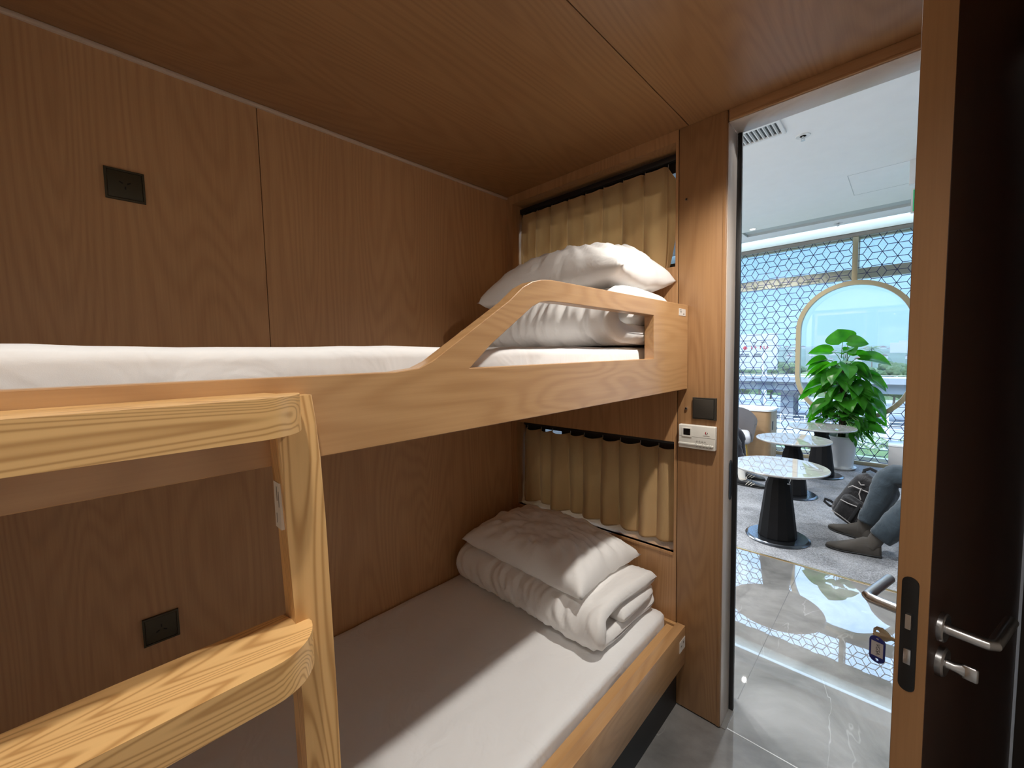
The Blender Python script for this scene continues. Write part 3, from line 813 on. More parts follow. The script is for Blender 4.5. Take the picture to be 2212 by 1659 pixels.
def toworld(bm): bmesh.ops.transform(bm, matrix=mw, verts=bm.verts); return bm
# key in the outer cylinder and its blue tag
bm = B()
kx = -TK-.0085
ko = [(kx, .955-.0035), (kx-.012, .955-.0035), (kx-.015, .955-.006), (kx-.020, .955-.011), (kx-.030, .955-.0135), (kx-.038, .955-.010), (kx-.0415, .955-.002), (kx-.041, .955+.006), (kx-.036, .955+.0125), (kx-.027, .955+.014), (kx-.019, .955+.010), (kx-.014, .955+.0045), (kx, .955+.0035)]
bm = plate(ko, [arc(kx-.034, .957, .0032, 0, 330, 11)], .0610, .0632, 'y', .0004)
solo('key', toworld(bm), M['brass'], 'metal key sticking out of the door lock above the blue tag', 'key')
tcx, tcz = kx-.034, .920
tg = thing('key_tag', 'blue plastic key tag with a paper slip hanging from the key', 'key tag', mw @ Vector((tcx, .062, tcz-.03)))
ol = [(tcx+.0128*math.cos(R(a))*1.0, tcz+(.0155 if a <= 180 else -.0165)+.012*math.sin(R(a))) for a in range(0, 360, 12)]
win = [(tcx-.0095, tcz-.0155), (tcx+.0095, tcz-.0155), (tcx+.0095, tcz+.0155), (tcx-.0095, tcz+.0155)]
mk('holder', toworld(plate(ol, [win, arc(tcx, tcz+.0215, .002, 0, 330, 9), arc(tcx, tcz-.022, .0028, 0, 330, 9)], .0605, .0640, 'y', .0008)), M['bluetag'], tg)
mk('paper_slip', toworld(box(B(), tcx-.0096, .0615, tcz-.0156, tcx+.0096, .0630, tcz+.0156)), M['tagpaper'], tg, smooth=0)
bm = text_bm('VGSA', .0095, basis((tcx+.001, .0614, tcz), (0, 0, -1), (1, 0, 0), (0, -1, 0)), .0002)
mk('lettering', toworld(bm), M['ink'], tg, smooth=0)
mk('ring', toworld(lathe(B(), (tcx, .0622, tcz+.0285), [(.0068, -.0006), (.0078, -.0006), (.0078, .0006), (.0068, .0006), (.0068, -.0006)], 24, 0, 'y')), M['chrome'], tg)

# ------------------------------------------------------------------ cabin downlights
def downlight(x, y, z, label, mat, power, col, r=.045, spot=150, group=None, blend=.35):
    t = thing('recessed_downlight', label, 'ceiling light', (x, y, z), group=group)
    mk('ring', lathe(B(), (x, y, z), [(r*.78, -.0005), (r*.82, -.004), (r, -.003), (r+.002, 0), (r*.78, 0), (r*.78, -.0005)], 36), M['whitemetal'], t)
    mk('lens', disc(B(), (x, y, z-.0022), r*.77, .002), mat, t, smooth=0)
    if power:
        l = bpy.data.lights.new('downlight', 'SPOT'); l.energy = power; l.color = col; l.spot_size = R(spot); l.spot_blend = blend; l.shadow_soft_size = .022
        o = bpy.data.objects.new('downlight_lamp', l); COL.objects.link(o); o.parent = t; o.location = (0, 0, -.03)
WARM = (1, .95, .88)
downlight(-.22, 1.235, ZC, 'recessed warm downlight in the wood ceiling near the doorway', M['lens'], 72, WARM, spot=138, blend=.9)
downlight(-.24, -.02, ZC, 'recessed warm downlight in the wood ceiling by the ladder', M['lens'], 29, WARM, spot=138, blend=.9)

# ------------------------------------------------------------------ lounge shell
mk('floor_lounge', box(B(), -4.5, 3.445, -.12, 3.5, 7.26, .004), M['carpet'], kind='structure', smooth=0)
bm = B()
box(bm, -4.6, 1.88, ZL, 3.6, 6.27, ZL+.15); box(bm, -4.6, 6.56, ZL, 3.6, 6.86, ZL+.15); box(bm, -4.6, 6.86, ZL+.056, 3.6, 7.4, ZL+.15); box(bm, -4.6, 6.27, ZL, -1.66, 6.56, ZL+.15); box(bm, 2.0, 6.27, ZL, 3.6, 6.56, ZL+.15)
mk('ceiling_lounge', bm, M['lceil'], kind='structure', smooth=0)
bm = box(B(), -1.66, 6.553, ZL+.001, 2.0, 6.56, ZL+.12); box(bm, -1.66, 6.27, ZL+.001, 2.0, 6.276, ZL+.12); box(bm, -1.66, 6.276, ZL+.001, -1.655, 6.553, ZL+.12); box(bm, -1.66, 6.27, ZL+.03, 2.0, 6.56, ZL+.04); box(bm, -1.66, 6.30, ZL+.024, 2.0, 6.306, ZL+.0295)
mk('trim_16', bm, M['slot'], kind='structure', smooth=0)
solo('linear_light', box(B(), -4.49, 6.862, ZL+.046, 3.49, 6.984, ZL+.0555), M['led'], 'long daylight strip light in the ceiling pocket above the lattice screen', 'ceiling light', smooth=0)
mk('wall_lounge_left', box(B(), -4.6, 1.88, 0, -4.5, 7.3, ZL), M['lwall'], kind='structure', smooth=0)
mk('wall_lounge_right', box(B(), 3.5, 1.88, 0, 3.6, 7.3, ZL), M['lwall'], kind='structure', smooth=0)
bm = box(B(), -4.5, 1.70, 0, XL-.062, 1.90, ZL); box(bm, XL-.062, 1.70, ZC+.08, 3.5, 1.90, ZL); box(bm, XR+.06, 1.70, 0, 3.5, 1.90, ZC+.08)
mk('wall_lounge_near', bm, M['lwall'], kind='structure', smooth=0)
# access hatch lines, brighter coffer seam
bm = B()
box(bm, -.442, 4.99, ZL-.0012, -.436, 5.66, ZL); box(bm, -.442, 5.655, ZL-.0012, .30, 5.661, ZL); box(bm, -.442, 4.987, ZL-.0012, .30, 4.991, ZL); box(bm, .296, 4.99, ZL-.0012, .302, 5.66, ZL)
mk('trim_18', bm, M['slot'], kind='structure', smooth=0)
bm = box(B(), -4.5, 6.985, ZL-.095, 3.5, 7.06, ZL+.06, .002)
mk('trim_19', bm, M['headband'], kind='structure')
# head band above the glazing, sill and outer wall
bm = box(B(), -4.5, 7.08, 3.03, 3.5, 7.3, ZL+.15); box(bm, -4.5, 7.085, -.3, 3.5, 7.42, .03)
mk('wall_far', bm, M['headband'], kind='structure', smooth=0)

# glazing behind the screen
w1 = thing('window_1', None, None, (-.5, 7.24, 0), kind='structure')
bm = box(B(), -4.5, 7.20, 2.465, 3.5, 7.28, 2.60); box(bm, -4.5, 7.20, 2.99, 3.5, 7.28, 3.04); box(bm, -4.5, 7.20, .03, 3.5, 7.28, .075)
for x in (-4.46, -2.72, -.512, 1.7, 3.44):
    box(bm, x-.03, 7.20, 2.60, x+.03, 7.28, 2.99)
    if x < -2 or x > .5: box(bm, x-.03, 7.20, .075, x+.03, 7.28, 2.465)
mk('window_frame', bm, M['window_frame'], w1, smooth=0)
mk('pane', box(B(), -4.46, 7.236, .075, 3.44, 7.244, 2.465), M['glass'], w1, smooth=0)
mk('pane', box(B(), -4.46, 7.236, 2.60, 3.44, 7.244, 2.99), M['glass'], w1, smooth=0)

# ------------------------------------------------------------------ lattice screen with the capsule opening
sc_ = thing('lattice_screen', 'champagne framed lattice screen of navy cube pattern with a capsule-shaped opening', 'screen', (-.512, YW, 0))
CX, CR, CZ0, CZ1 = -.512, .592, 1.197, 1.806      # ring centre line
bm = B(); rect = []
path = []
for a in range(0, 181, 6): path.append((CX+CR*math.cos(R(a)), CZ1+CR*math.sin(R(a))))
for a in range(180, 361, 6): path.append((CX+CR*math.cos(R(a)), CZ0+CR*math.sin(R(a))))
n = len(path); wv = .027; dp = .045
rings = []
for i, (x, z) in enumerate(path):
    c = Vector((CX, max(CZ0, min(CZ1, z)))); q = (Vector((x, z))-c).normalized()
    rings.append([bm.verts.new((x+q.x*a, YW+b, z+q.y*a)) for a, b in ((-wv, -dp), (wv, -dp), (wv, dp), (-wv, dp))])
for i in range(n):
    for k in range(4): bm.faces.new((rings[i][k], rings[i][(k+1) % 4], rings[(i+1) % n][(k+1) % 4], rings[(i+1) % n][k]))
mk('ring_frame', bm, M['gold'], sc_, smooth=30)
mk('mullion', box(B(), -.541, YW-.04, 2.42, -.484, YW+.04, 2.985, .002), M['gold'], sc_)
mk('mullion', box(B(), -.541, YW-.04, .05, -.484, YW+.04, .59, .002), M['gold'], sc_)
mk('bottom_rail', box(B(), -4.5, YW-.045, .004, 3.5, YW+.045, .052, .002), M['gold'], sc_)
mk('top_rail', box(B(), -4.5, YW-.045, 2.985, 3.5, YW+.045, 3.032, .002), M['bronze'], sc_)
for x in (-2.72, 1.70):
    mk('mullion', box(B(), x-.028, YW-.04, .05, x+.028, YW+.04, 2.985, .002), M['gold'], sc_)
def lattice(xa, xb):
    bm = B(); a = .1635; sx = a*math.sqrt(3)/2; L = a/math.sqrt(3); hw = .0034
    ox, oz = -1.667, 1.609
    def inside(x, z): 
        return math.hypot(x-CX, z-max(CZ0, min(CZ1, z))) < CR+.02
    def seg(x0, z0, x1, z1):
        # clip by the panel and the opening by sampling
        m = 12; pts = [(x0+(x1-x0)*i/m, z0+(z1-z0)*i/m) for i in range(m+1)]
        ok = [xa <= x <= xb and .05 <= z <= 2.987 and not inside(x, z) for x, z in pts]
        idx = [i for i in range(m+1) if ok[i]]
        if len(idx) < 2: return
        p, q = pts[idx[0]], pts[idx[-1]]
        d = Vector((q[0]-p[0], q[1]-p[1])); l = d.length
        if l < 1e-4: return
        d /= l; nn = Vector((-d.y, d.x))*hw
        v = []
        for y in (YW-.005, YW+.005):
            for cx_, cz_ in ((p[0]+nn.x, p[1]+nn.y), (q[0]+nn.x, q[1]+nn.y), (q[0]-nn.x, q[1]-nn.y), (p[0]-nn.x, p[1]-nn.y)):
                v.append(bm.verts.new((cx_, y, cz_)))
        bm.faces.new(v[0:4]); bm.faces.new(v[7:3:-1])
        for k in range(4): bm.faces.new((v[k], v[4+k], v[4+(k+1) % 4], v[(k+1) % 4]))
    for i in range(int((xa-ox)/sx)-2, int((xb-ox)/sx)+3):
        for j in range(-14, 14):
            x = ox+i*sx; z = oz+(j+(.5 if i % 2 else 0))*a
            for k in range(6): seg(x, z, x+L*math.cos(k*PI/3), z+L*math.sin(k*PI/3))
    return bm
for xa, xb in ((-4.5, -2.748), (-2.692, -.512), (-.512, 1.672), (1.728, 3.5)):
    bm = lattice(xa, xb)
    mk('lattice_panel', bm, M['lattice'], sc_, smooth=0, recalc=False)

# ------------------------------------------------------------------ lounge ceiling fittings
t = thing('air_vent', 'white louvred air vent in the lounge ceiling by the doorway', 'air vent', (-.95, 3.54, ZL))
vx0, vx1, vy0, vy1 = -1.25, -.68, 3.42, 3.66
mk('frame', plate([(vx0, vy0), (vx1, vy0), (vx1, vy1), (vx0, vy1)], [[(vx0+.025, vy0+.022), (vx1-.025, vy0+.022), (vx1-.025, vy1-.022), (vx0+.025, vy1-.022)]], ZL-.012, ZL+.001, 'z', .001), M['whitemetal'], t)
k = 0; x = vx0+.036
while x < vx1-.03:
    bm = B(); prism(bm, [(x, ZL-.011), (x+.006, ZL-.011), (x+.013, ZL-.0005), (x+.008, ZL-.0005)], vy0+.022, vy1-.022, 'y')
    mk('louvre', bm, M['whitemetal'], t, smooth=0); x += .030
mk('backing', box(B(), vx0+.025, vy0+.022, ZL-.0006, vx1-.025, vy1-.022, ZL-.0001), M['slotdark'], t, smooth=0)
def sprinkler(x, y, label):
    t = thing('ceiling_sprinkler', label, 'sprinkler', (x, y, ZL))
    mk('plate', lathe(B(), (x, y, ZL), [(.020, -.004), (.045, -.006), (.048, 0), (.048, .004), (.020, .004), (.020, -.004)], 32), M['whitemetal'], t)
    bm = lathe(B(), (x, y, ZL), [(.005, -.022), (.008, -.010), (.008, .003)], 14)
    lathe(bm, (x, y, ZL), [(0, -.036), (.014, -.036), (.015, -.034), (0, -.034)], 18)
    for s in (-1, 1): tube(bm, [(x+s*.006, y, ZL-.014), (x+s*.009, y, ZL-.026), (x+s*.003, y, ZL-.035)], .0018, 6)
    mk('head', bm, M['steel'], t)
sprinkler(-.605, 3.82, 'fire sprinkler in the lounge ceiling beside the air vent')
sprinkler(-.67, 6.72, 'fire sprinkler in the lounge ceiling near the window screen')
downlight(-1.50, 6.17, ZL, 'small lit downlight in the lounge ceiling beside the slot', M['lens_cool'], 110, (1, .96, .9), .04, 140)
k = 0
for x, y in ((-2.9, 2.6), (-.5, 2.75), (-2.9, 4.4), (-2.0, 3.4), (-3.4, 6.17), (-1.2, 2.35)):  # unseen lamps added to brighten the lounge
    downlight(x, y, ZL, 'added fill downlight in the lounge ceiling, unseen from the doorway', M['lens_cool'], 150, (.95, .98, 1), .04, 150, group='added lounge fill lights')
t = thing('exit_sign', 'green exit sign hanging from the lounge ceiling at the door edge', 'exit sign', (.17, 5.0, 2.69))
mk('panel', box(B(), -.004, 4.985, 2.69, .36, 5.01, 2.885, .004), M['green'], t)
mk('border', plate([(-.008, 2.686), (.364, 2.686), (.364, 2.889), (-.008, 2.889)], [[(.004, 2.697), (.352, 2.697), (.352, 2.878), (.004, 2.878)]], 4.983, 5.012, 'y', .001), M['whitemetal'], t)
mk('housing', box(B(), -.026, 4.97, 2.925, .386, 5.03, 3.131, .004), M['whitemetal'], t)
for x in (.03, .33): mk('bracket', box(B(), x-.004, 4.996, 2.885, x+.004, 5.004, 2.93), M['whitemetal'], t)

# ------------------------------------------------------------------ tables
def table(x, y, label, rz):
    t = thing('round_table', label, 'side table', (x, y, .004), rz, group=None)
    mk('table_top', lathe(B(), (0, 0, .596), [(0, -.020), (.322, -.020), (.334, -.014), (.337, -.006), (.334, -.001), (.3285, 0), (.3280, 0), (0, 0)], 72), M['top'], t, True)
    prof = [(.134, .018), (.137, .024), (.131, .09), (.094, .40), (.088, .445), (.070, .495), (.084, .550), (.098, .576), (.05, .5765)]
    bm = B(); seg = 12
    lathe(bm, (0, 0, 0), prof, 12)
    mk('pedestal', bm, M['blackwood'], t, True, smooth=20)
    mk('base_plate', lathe(B(), (0, 0, 0), [(.215, 0), (.226, .003), (.226, .007), (.215, .012), (.207, .018), (0, .018)], 64), M['blacksteel'], t, True)
    # printed card outline on the top
    ca = []; bm = B(); q = .0006; z = .5961
    L0, L1, W0, W1 = .145, .285, -.052, .052
    for a, b, c, d in ((L0, W0, L1, W0+.003), (L0, W1-.003, L1, W1), (L0, W0, L0+.003, W1), (L1-.003, W0, L1, W1)): box(bm, a, b, z, c, d, z+q)
    for a, b, c, d in ((.157, .032, .180, .038), (.20, .032, .222, .037), (.160, -.005, .185, .002), (.162, -.024, .166, -.008), (.174, -.024, .178, -.008), (.262, .008, .270, .024)): box(bm, a, b, z, c, d, z+q)
    mk('printed_outline', bm, M['joint'], t, True, smooth=0)
    return t
t1 = table(-.715, 3.845, 'nearest of the three round stone-topped tables, on a black faceted pedestal', R(12))
t2 = copy_tree(t1, (-.83, 5.13, .004), R(14), 'middle of the three round stone-topped tables on black pedestals')
t3 = copy_tree(t1, (-.705, 6.135, .004), R(70), 'farthest of the three round stone-topped tables, right in front of the potted plant')
bm = tube(B(), [(-.60, 3.64, .58), (-.597, 3.636, .55), (-.604, 3.628, .525)], .0022, 8)
lathe(bm, (-.606, 3.627, .518), [(0, 0), (.010, .001), (.011, .005), (.003, .008), (0, .008)], 16)
solo('glide_pin', bm, M['steel'], 'small metal pin hanging under the nearest table top', 'pin')

# ------------------------------------------------------------------ potted plant
PX, PY = -.56, 6.66
pl_ = thing('potted_plant', 'tall climbing pothos with big green leaves in a white pot', 'plant', (PX, PY, .004))
mk('pot', lathe(B(), (PX, PY, .004), [(0, .02), (.115, .02), (.125, .03), (.155, .30), (.168, .40), (.176, .405), (.176, .425), (.165, .43), (.155, .425), (.150, .38), (0, .38)], 48), M['pot'], pl_)
mk('saucer', lathe(B(), (PX, PY, .004), [(0, 0), (.13, 0), (.155, .018), (.160, .03), (.150, .03), (.125, .02), (0, .02)], 48), M['pot'], pl_)
mk('soil', lathe(B(), (PX, PY, .386), [(.149, 0), (.1, .008), (0, .012)], 24), M['soil'], pl_)
bm = tube(B(), [(PX, PY, .38), (PX+.01, PY, .8), (PX-.005, PY, 1.2), (PX+.005, PY, 1.36)], [.04, .037, .034, .03], 14)
mk('moss_pole', bm, M['moss'], pl_)
lf = B(); st = B(); rnd = random.Random(21)
def leaf(base, out, length, width, droop, roll):
    """heart-shaped leaf: base point, outward unit direction"""
    out = Vector(out).normalized(); up = Vector((0, 0, 1))
    side = out.cross(up)
    side = side.normalized() if side.length > .05 else Vector((1, 0, 0))
    side = (Matrix.Rotation(roll, 3, out) @ side)
    nrm = side.cross(out).normalized()
    m, w = 12, 5; g = []
    for i in range(m+1):
        s = i/m
        # heart outline half width
        hw_ = width/2*2.6*math.sqrt(s+.012)*(1-s)**.95 if s < 1 else 0
        bend = droop*s*s*length
        c = base + out*(s*length*(1-.12*droop*s)) - up*bend*.55 - nrm*(0)
        row = []
        for k in range(-w, w+1):
            f = k/w
            back = -.10*length*(abs(f)**1.5)*max(0, 1-s*3.2)
            lift = .30*hw_*(abs(f)**1.2) + .012*length*math.sin(s*9+k)*abs(f)
            row.append(lf.verts.new(c + side*(f*hw_) + nrm*lift + out*back))
        g.append(row)
    for i in range(m):
        for k in range(2*w):
            a, b, c, d = g[i][k], g[i][k+1], g[i+1][k+1], g[i+1][k]
            lf.faces.new((a, b, c, d))
def stalk(p0, p1, sag=.03, r=.004):
    p0, p1 = Vector(p0), Vector(p1)
    tube(st, [p0, p0.lerp(p1, .35)+Vector((0, 0, sag)), p0.lerp(p1, .7)+Vector((0, 0, sag)), p1], r, 6)
def place(h, az, reach, rise, length, width, droop, roll=0.0, pitch=0.0):
    if math.sin(az) > .25: reach *= .6; length *= .75
    if math.sin(az) < -.25 and h < .85: length *= .62; reach *= (.55 if h > .68 else 1)
    d = Vector((math.cos(az), math.sin(az), 0))
    p0 = Vector((PX, PY, h)) + d*.03; p1 = Vector((PX, PY, h+rise)) + d*reach
    stalk(p0, p1); leaf(p1, d*math.cos(pitch)+Vector((0, 0, math.sin(pitch))), length, width, droop, roll)
# the leaves that make the outline
for a in ((1.42, R(200), .02, .20, .22, .27, .1, R(80), R(72)), (1.42, R(5), .03, .20, .25, .15, .4, R(60), R(4)), (1.38, R(20), .05, .10, .16, .14, .4, R(75), R(50)), (1.40, R(270), .05, .08, .20, .17, .7, R(10), R(20)), (1.38, R(185), .13, .12, .30, .20, .35, R(35), R(8)), (1.30, R(195), .20, .10, .25, .17, .5, R(30), R(-5)),
          (1.30, R(-8), .16, .12, .36, .22, .55, R(28), R(0)), (1.38, R(8), .08, .08, .28, .18, .6, R(-20), R(0)), (1.22, R(200), .16, .10, .34, .20, .75, R(25), R(-12)), (1.25, R(220), .12, .08, .28, .2, .6, R(20), R(-10)),
          (1.12, R(-15), .18, .10, .33, .21, .9, R(20), R(-15)), (1.12, R(12), .20, .08, .30, .2, .8, R(-15), R(-12)), (1.05, R(192), .18, .06, .32, .20, .7, R(30), R(-10)), (.98, R(205), .20, .04, .34, .19, .55, R(32), R(-14)),
          (.95, R(185), .24, .04, .30, .18, .5, R(25), R(-16)), (1.00, R(-5), .22, .04, .28, .20, .8, R(10), R(-25)), (.90, R(-18), .24, .02, .30, .22, .8, R(5), R(-30)), (.82, R(8), .27, .0, .26, .2, .9, R(-10), R(-38)),
          (1.42, R(-60), .06, .10, .22, .16, .5, R(20), R(0)), (.72, R(190), .22, .0, .24, .18, .8, R(20), R(-40)), (.66, R(215), .20, -.03, .26, .2, .6, R(10), R(-50)), (.6, R(195), .21, -.04, .22, .2, .5, R(40), R(-65))):
    a = list(a); a[4] *= .86; a[5] *= 1.15
    place(*a)
for i in range(96):
    h = .52+.80*((i+.5)/96)**1.05; az = i*2.39996+rnd.uniform(-.3, .3)
    k = (h-.52)/.80
    ln = rnd.uniform(.17, .27)
    lo = h < .68
    front = lo and math.sin(az) < -.2
    place(h, az, (.11 if front else .21 if lo else rnd.uniform(.08, .24)*(1-.25*k)), rnd.uniform(-.02, .10), ln, ln*rnd.uniform(.68, .86), rnd.uniform(.5, .7) if lo else rnd.uniform(.5, 1.1), rnd.uniform(-.9, .9), R(5 if front else rnd.uniform(-25, 5) if lo else rnd.uniform(-70, -10)+25*k))
# trailing vines over the rim on the right
for i in range(26):
    az = R(rnd.uniform(-75, 5)); h = rnd.uniform(.44, .70)
    place(h, az, rnd.uniform(.19, .25), rnd.uniform(-.03, .03), rnd.uniform(.13, .19), rnd.uniform(.04, .08), .5, rnd.uniform(-.6, .6), R(rnd.uniform(-72, -35)))
mk('foliage', lf, M['leaf'], pl_, smooth=180, recalc=False)
mk('stems', st, M['stem'], pl_, smooth=180)

# ------------------------------------------------------------------ counters and chairs
t = thing('low_counter', 'oak counter with a pale top below the lattice screen, behind the grey armchair', 'counter', (-2.3, 6.72, .004))
ol = [(-3.4, 6.50)] + [(x, y) for x, y in arc(-1.40, 6.58, .08, -90, 0, 8)] + [(x, y) for x, y in arc(-1.40, 6.90, .08, 0, 90, 8)] + [(-3.4, 6.98)]
mk('body', prism(B(), ol, .004, .688, 'z'), M['cabwood'], t, smooth=30)
ol2 = [(-3.41, 6.48)] + arc(-1.40, 6.58, .10, -90, 0, 10) + arc(-1.40, 6.89, .10, 0, 90, 10) + [(-3.41, 6.99)]
mk('counter_top', prism(B(), ol2, .6885, .712, 'z', .003), M['cabtop'], t)
mk('outlet_plate', box(B(), -1.3205, 6.62, .42, -1.316, 6.68, .54, .001), M['blackmetal'], t)
t = thing('grey_counter', 'low pale grey counter at the right end below the lattice screen', 'counter', (.5, 6.81, .004))
mk('body', box(B(), -.112, 6.655, .004, 1.6, 6.97, .352, .004), M['greyblock'], t)
mk('counter_top', box(B(), -.118, 6.645, .3525, 1.606, 6.975, .374, .004), M['cabtop'], t)

def armchair(loc, rz, label):
    t = thing('armchair', label, 'armchair', loc, rz)
    bm = B(); nA, nH = 40, 10; g = []
    for i in range(nA+1):
        a = -118+236*i/nA; f = abs(a)/118
        top = .585+.175*(.5+.5*math.cos(PI*min(1, max(0, f-.12)/.88)))
        row = []
        for j in range(nH+1):
            s = j/nH; r = .235+.045*s
            x, y = r*1.08*math.sin(R(a)), -r*math.cos(R(a))
            row.append(bm.verts.new((x, y, .345+(top-.345)*s)))
        g.append(row)
    for i in range(nA):
        for j in range(nH): bm.faces.new((g[i][j], g[i+1][j], g[i+1][j+1], g[i][j+1]))
    bmesh.ops.solidify(bm, geom=bm.faces[:], thickness=.034)
    mk('shell', bm, M['chair'], t, True, smooth=60)
    bm = superbox(-.225, -.20, .34, .225, .27, .465, .05, 12)
    mk('seat_cushion', bm, M['chairseat'], t, True, smooth=180)
    for sx in (-1, 1):
        for sy in (-1, 1):
            bm = tube(B(), [(sx*.17, .03+sy*.15, .352), (sx*.215, .03+sy*.20, 0)], [.014, .008], 12)
            mk('leg', bm, M['goldleg'], t, True)
    return t
ch1 = armchair((-1.66, 5.95, .004), R(-165), 'empty grey felt tub chair with a pale seat in front of the oak counter')
ch2 = copy_tree(ch1, (-1.86, 5.30, .004), R(-90), 'grey felt tub chair under the person in white socks')
ch3 = copy_tree(ch1, (.36, 4.13, .004), R(90), 'grey felt tub chair under the person in jeans, behind the open door')

# ------------------------------------------------------------------ backpack
bp = thing('backpack', 'black backpack with grey piping leaning beside the jeans-clad leg', 'backpack', (-.24, 4.52, .004))
def packpt(u, v, w):
    """u across depth(y'), v height 0..1, w thickness"""
    return Vector((0, 0, 0))
bm = superbox(-.17, -.12, 0, .17, .12, .46, .075, 22)
for v in bm.verts:
    z = v.co.z/.44
    v.co.x *= (1.0-.20*z**2); v.co.y *= (1.0-.30*z); v.co.x += .006*nz(v.co.y*14, v.co.z*11, 3); v.co.y += .012*nz(v.co.x*11, v.co.z*10)
MP = Matrix.Translation((-.335, 4.49, .010)) @ Matrix.Rotation(R(-22), 4, 'Z') @ Matrix.Rotation(R(24), 4, 'Y') @ Matrix.Translation((.035, 0, .060))
def pk(bm): bmesh.ops.transform(bm, matrix=MP, verts=bm.verts); return bm
mk('body', pk(bm), M['pack'], bp, smooth=180)
bm = superbox(-.115, -.165, .03, .115, -.08, .26, .045, 12)
mk('front_pocket', pk(bm), M['pack'], bp, smooth=180)
mk('handle', pk(tube(B(), [(-.115, .0, .40), (-.125, .0, .46), (-.10, .0, .495), (-.04, .0, .50), (.0, .0, .475), (.005, .0, .44)], 0, 8, flat=[(.006, .013)]*6)), M['strap'], bp)
mk('strap_loop', pk(tube(B(), [(-.15, -.02, .03), (-.19, -.03, .02), (-.235, -.035, .03), (-.24, -.035, .055), (-.20, -.03, .065), (-.15, -.02, .055)], 0, 8, flat=[(.004, .012)]*6)), M['strap'], bp)
for pts in (((-.12, -.105, .30), (-.10, -.112, .335), (-.05, -.112, .345), (.03, -.105, .36), (.10, -.09, .34)), ((-.10, -.168, .20), (-.04, -.174, .21), (.04, -.172, .235), (.085, -.162, .245)), ((-.11, -.168, .07), (-.04, -.175, .075), (.05, -.175, .07)),
            ((-.085, -.1, .39), (-.06, -.1, .375), (-.04, -.1, .39)), ((-.04, -.12, .36), (-.03, -.125, .31), (.0, -.125, .275))):
    mk('piping', pk(tube(B(), pts, .0045, 8)), M['piping'], bp)
for x in (.03, .075):
    mk('compression_strap', pk(box(B(), x-.011, -.180, .08, x+.011, -.172, .27, .002)), M['strap'], bp)
mk('zip_pull', pk(tube(B(), [(-.13, -.09, .10), (-.14, -.095, .07)], .006, 8)), M['piping'], bp)

# ------------------------------------------------------------------ people
def shoe_loft(bm, heel, toe, secs, zs=0.0, mi=0, seg=18):
    """secs: (t along heel->toe, half width, height, bottom z)"""
    heel, toe = Vector(heel), Vector(toe); d = toe-heel; L = d.length; d.normalize(); s = Vector((-d.y, d.x, 0)); rings = []
    for t, w, h, b in secs:
        c = heel + d*(t*L); ring = []
        for k in range(seg):
            a = 2*PI*k/seg; u = math.cos(a); v = math.sin(a)
            zz = b + (h-b)*(.5+.5*v) if v > 0 else b + (h-b)*(.5+.5*max(-1, v*1.6))
            ww = w*math.copysign(abs(u)**.7, u)*(1 if v < .2 else 1-.25*(v-.2))
            ring.append(bm.verts.new(c + s*ww + Vector((0, 0, zz+zs))))
        rings.append(ring)
    for i in range(len(rings)-1):
        for k in range(seg): bm.faces.new((rings[i][k], rings[i][(k+1) % seg], rings[i+1][(k+1) % seg], rings[i+1][k])).material_index = mi
    bm.faces.new(rings[0][::-1]).material_index = mi; bm.faces.new(rings[-1]).material_index = mi
    return bm

def skin_body(name, joints, bones, mat, parent):
    me = bpy.data.meshes.new('tmp'); me.from_pydata([j[0] for j in joints], bones, [])
    o = bpy.data.objects.new('tmp', me); COL.objects.link(o)
    sk = o.modifiers.new('s', 'SKIN'); sk.use_smooth_shade = True
    if not me.skin_vertices: me.skin_vertices.new() if hasattr(me.skin_vertices, 'new') else None
    for i, j in enumerate(joints):
        r = j[1]; me.skin_vertices[0].data[i].radius = (r if isinstance(r, tuple) else (r, r))
        me.skin_vertices[0].data[i].use_root = (i == 0)
    sb = o.modifiers.new('b', 'SUBSURF'); sb.levels = 2; sb.render_levels = 2
    bpy.context.view_layer.update()
    m2 = bpy.data.meshes.new_from_object(o.evaluated_get(bpy.context.evaluated_depsgraph_get()))
    bpy.data.objects.remove(o); bm = B(); bm.from_mesh(m2); bpy.data.meshes.remove(m2)
    return mk(name, bm, mat, parent, smooth=180)

def head(bm, c, fx):
    """simple modelled head facing the direction fx (+1/-1 along x)"""
    h = superbox(-.075, -.075, -.115, .095, .075, .115, .072, 14)
    for v in h.verts:
        p = v.co
        if p.z < -.02: p.y *= 1-.35*min(1, (-p.z-.02)/.1); p.x *= 1-.1*min(1, (-p.z-.02)/.1)
        if p.x > .06:
            p.x += .026*math.exp(-((p.y/.014)**2+((p.z+.012)/.026)**2))       # nose
            for s in (-1, 1): p.x -= .012*math.exp(-(((p.y-s*.032)/.016)**2+((p.z-.012)/.012)**2))
            p.x += .006*math.exp(-((p.y/.025)**2+((p.z+.058)/.008)**2))        # lips
        for s in (-1, 1): p.y += s*.016*math.exp(-(((p.x-.005)/.02)**2+((p.z-0)/.032)**2)) if s*p.y > .05 else 0
    for v in h.verts: v.co = Vector(c) + Vector((v.co.x*fx, v.co.y*fx, v.co.z))
    me = bpy.data.meshes.new('h'); h.to_mesh(me); h.free(); bm.from_mesh(me); bpy.data.meshes.remove(me)

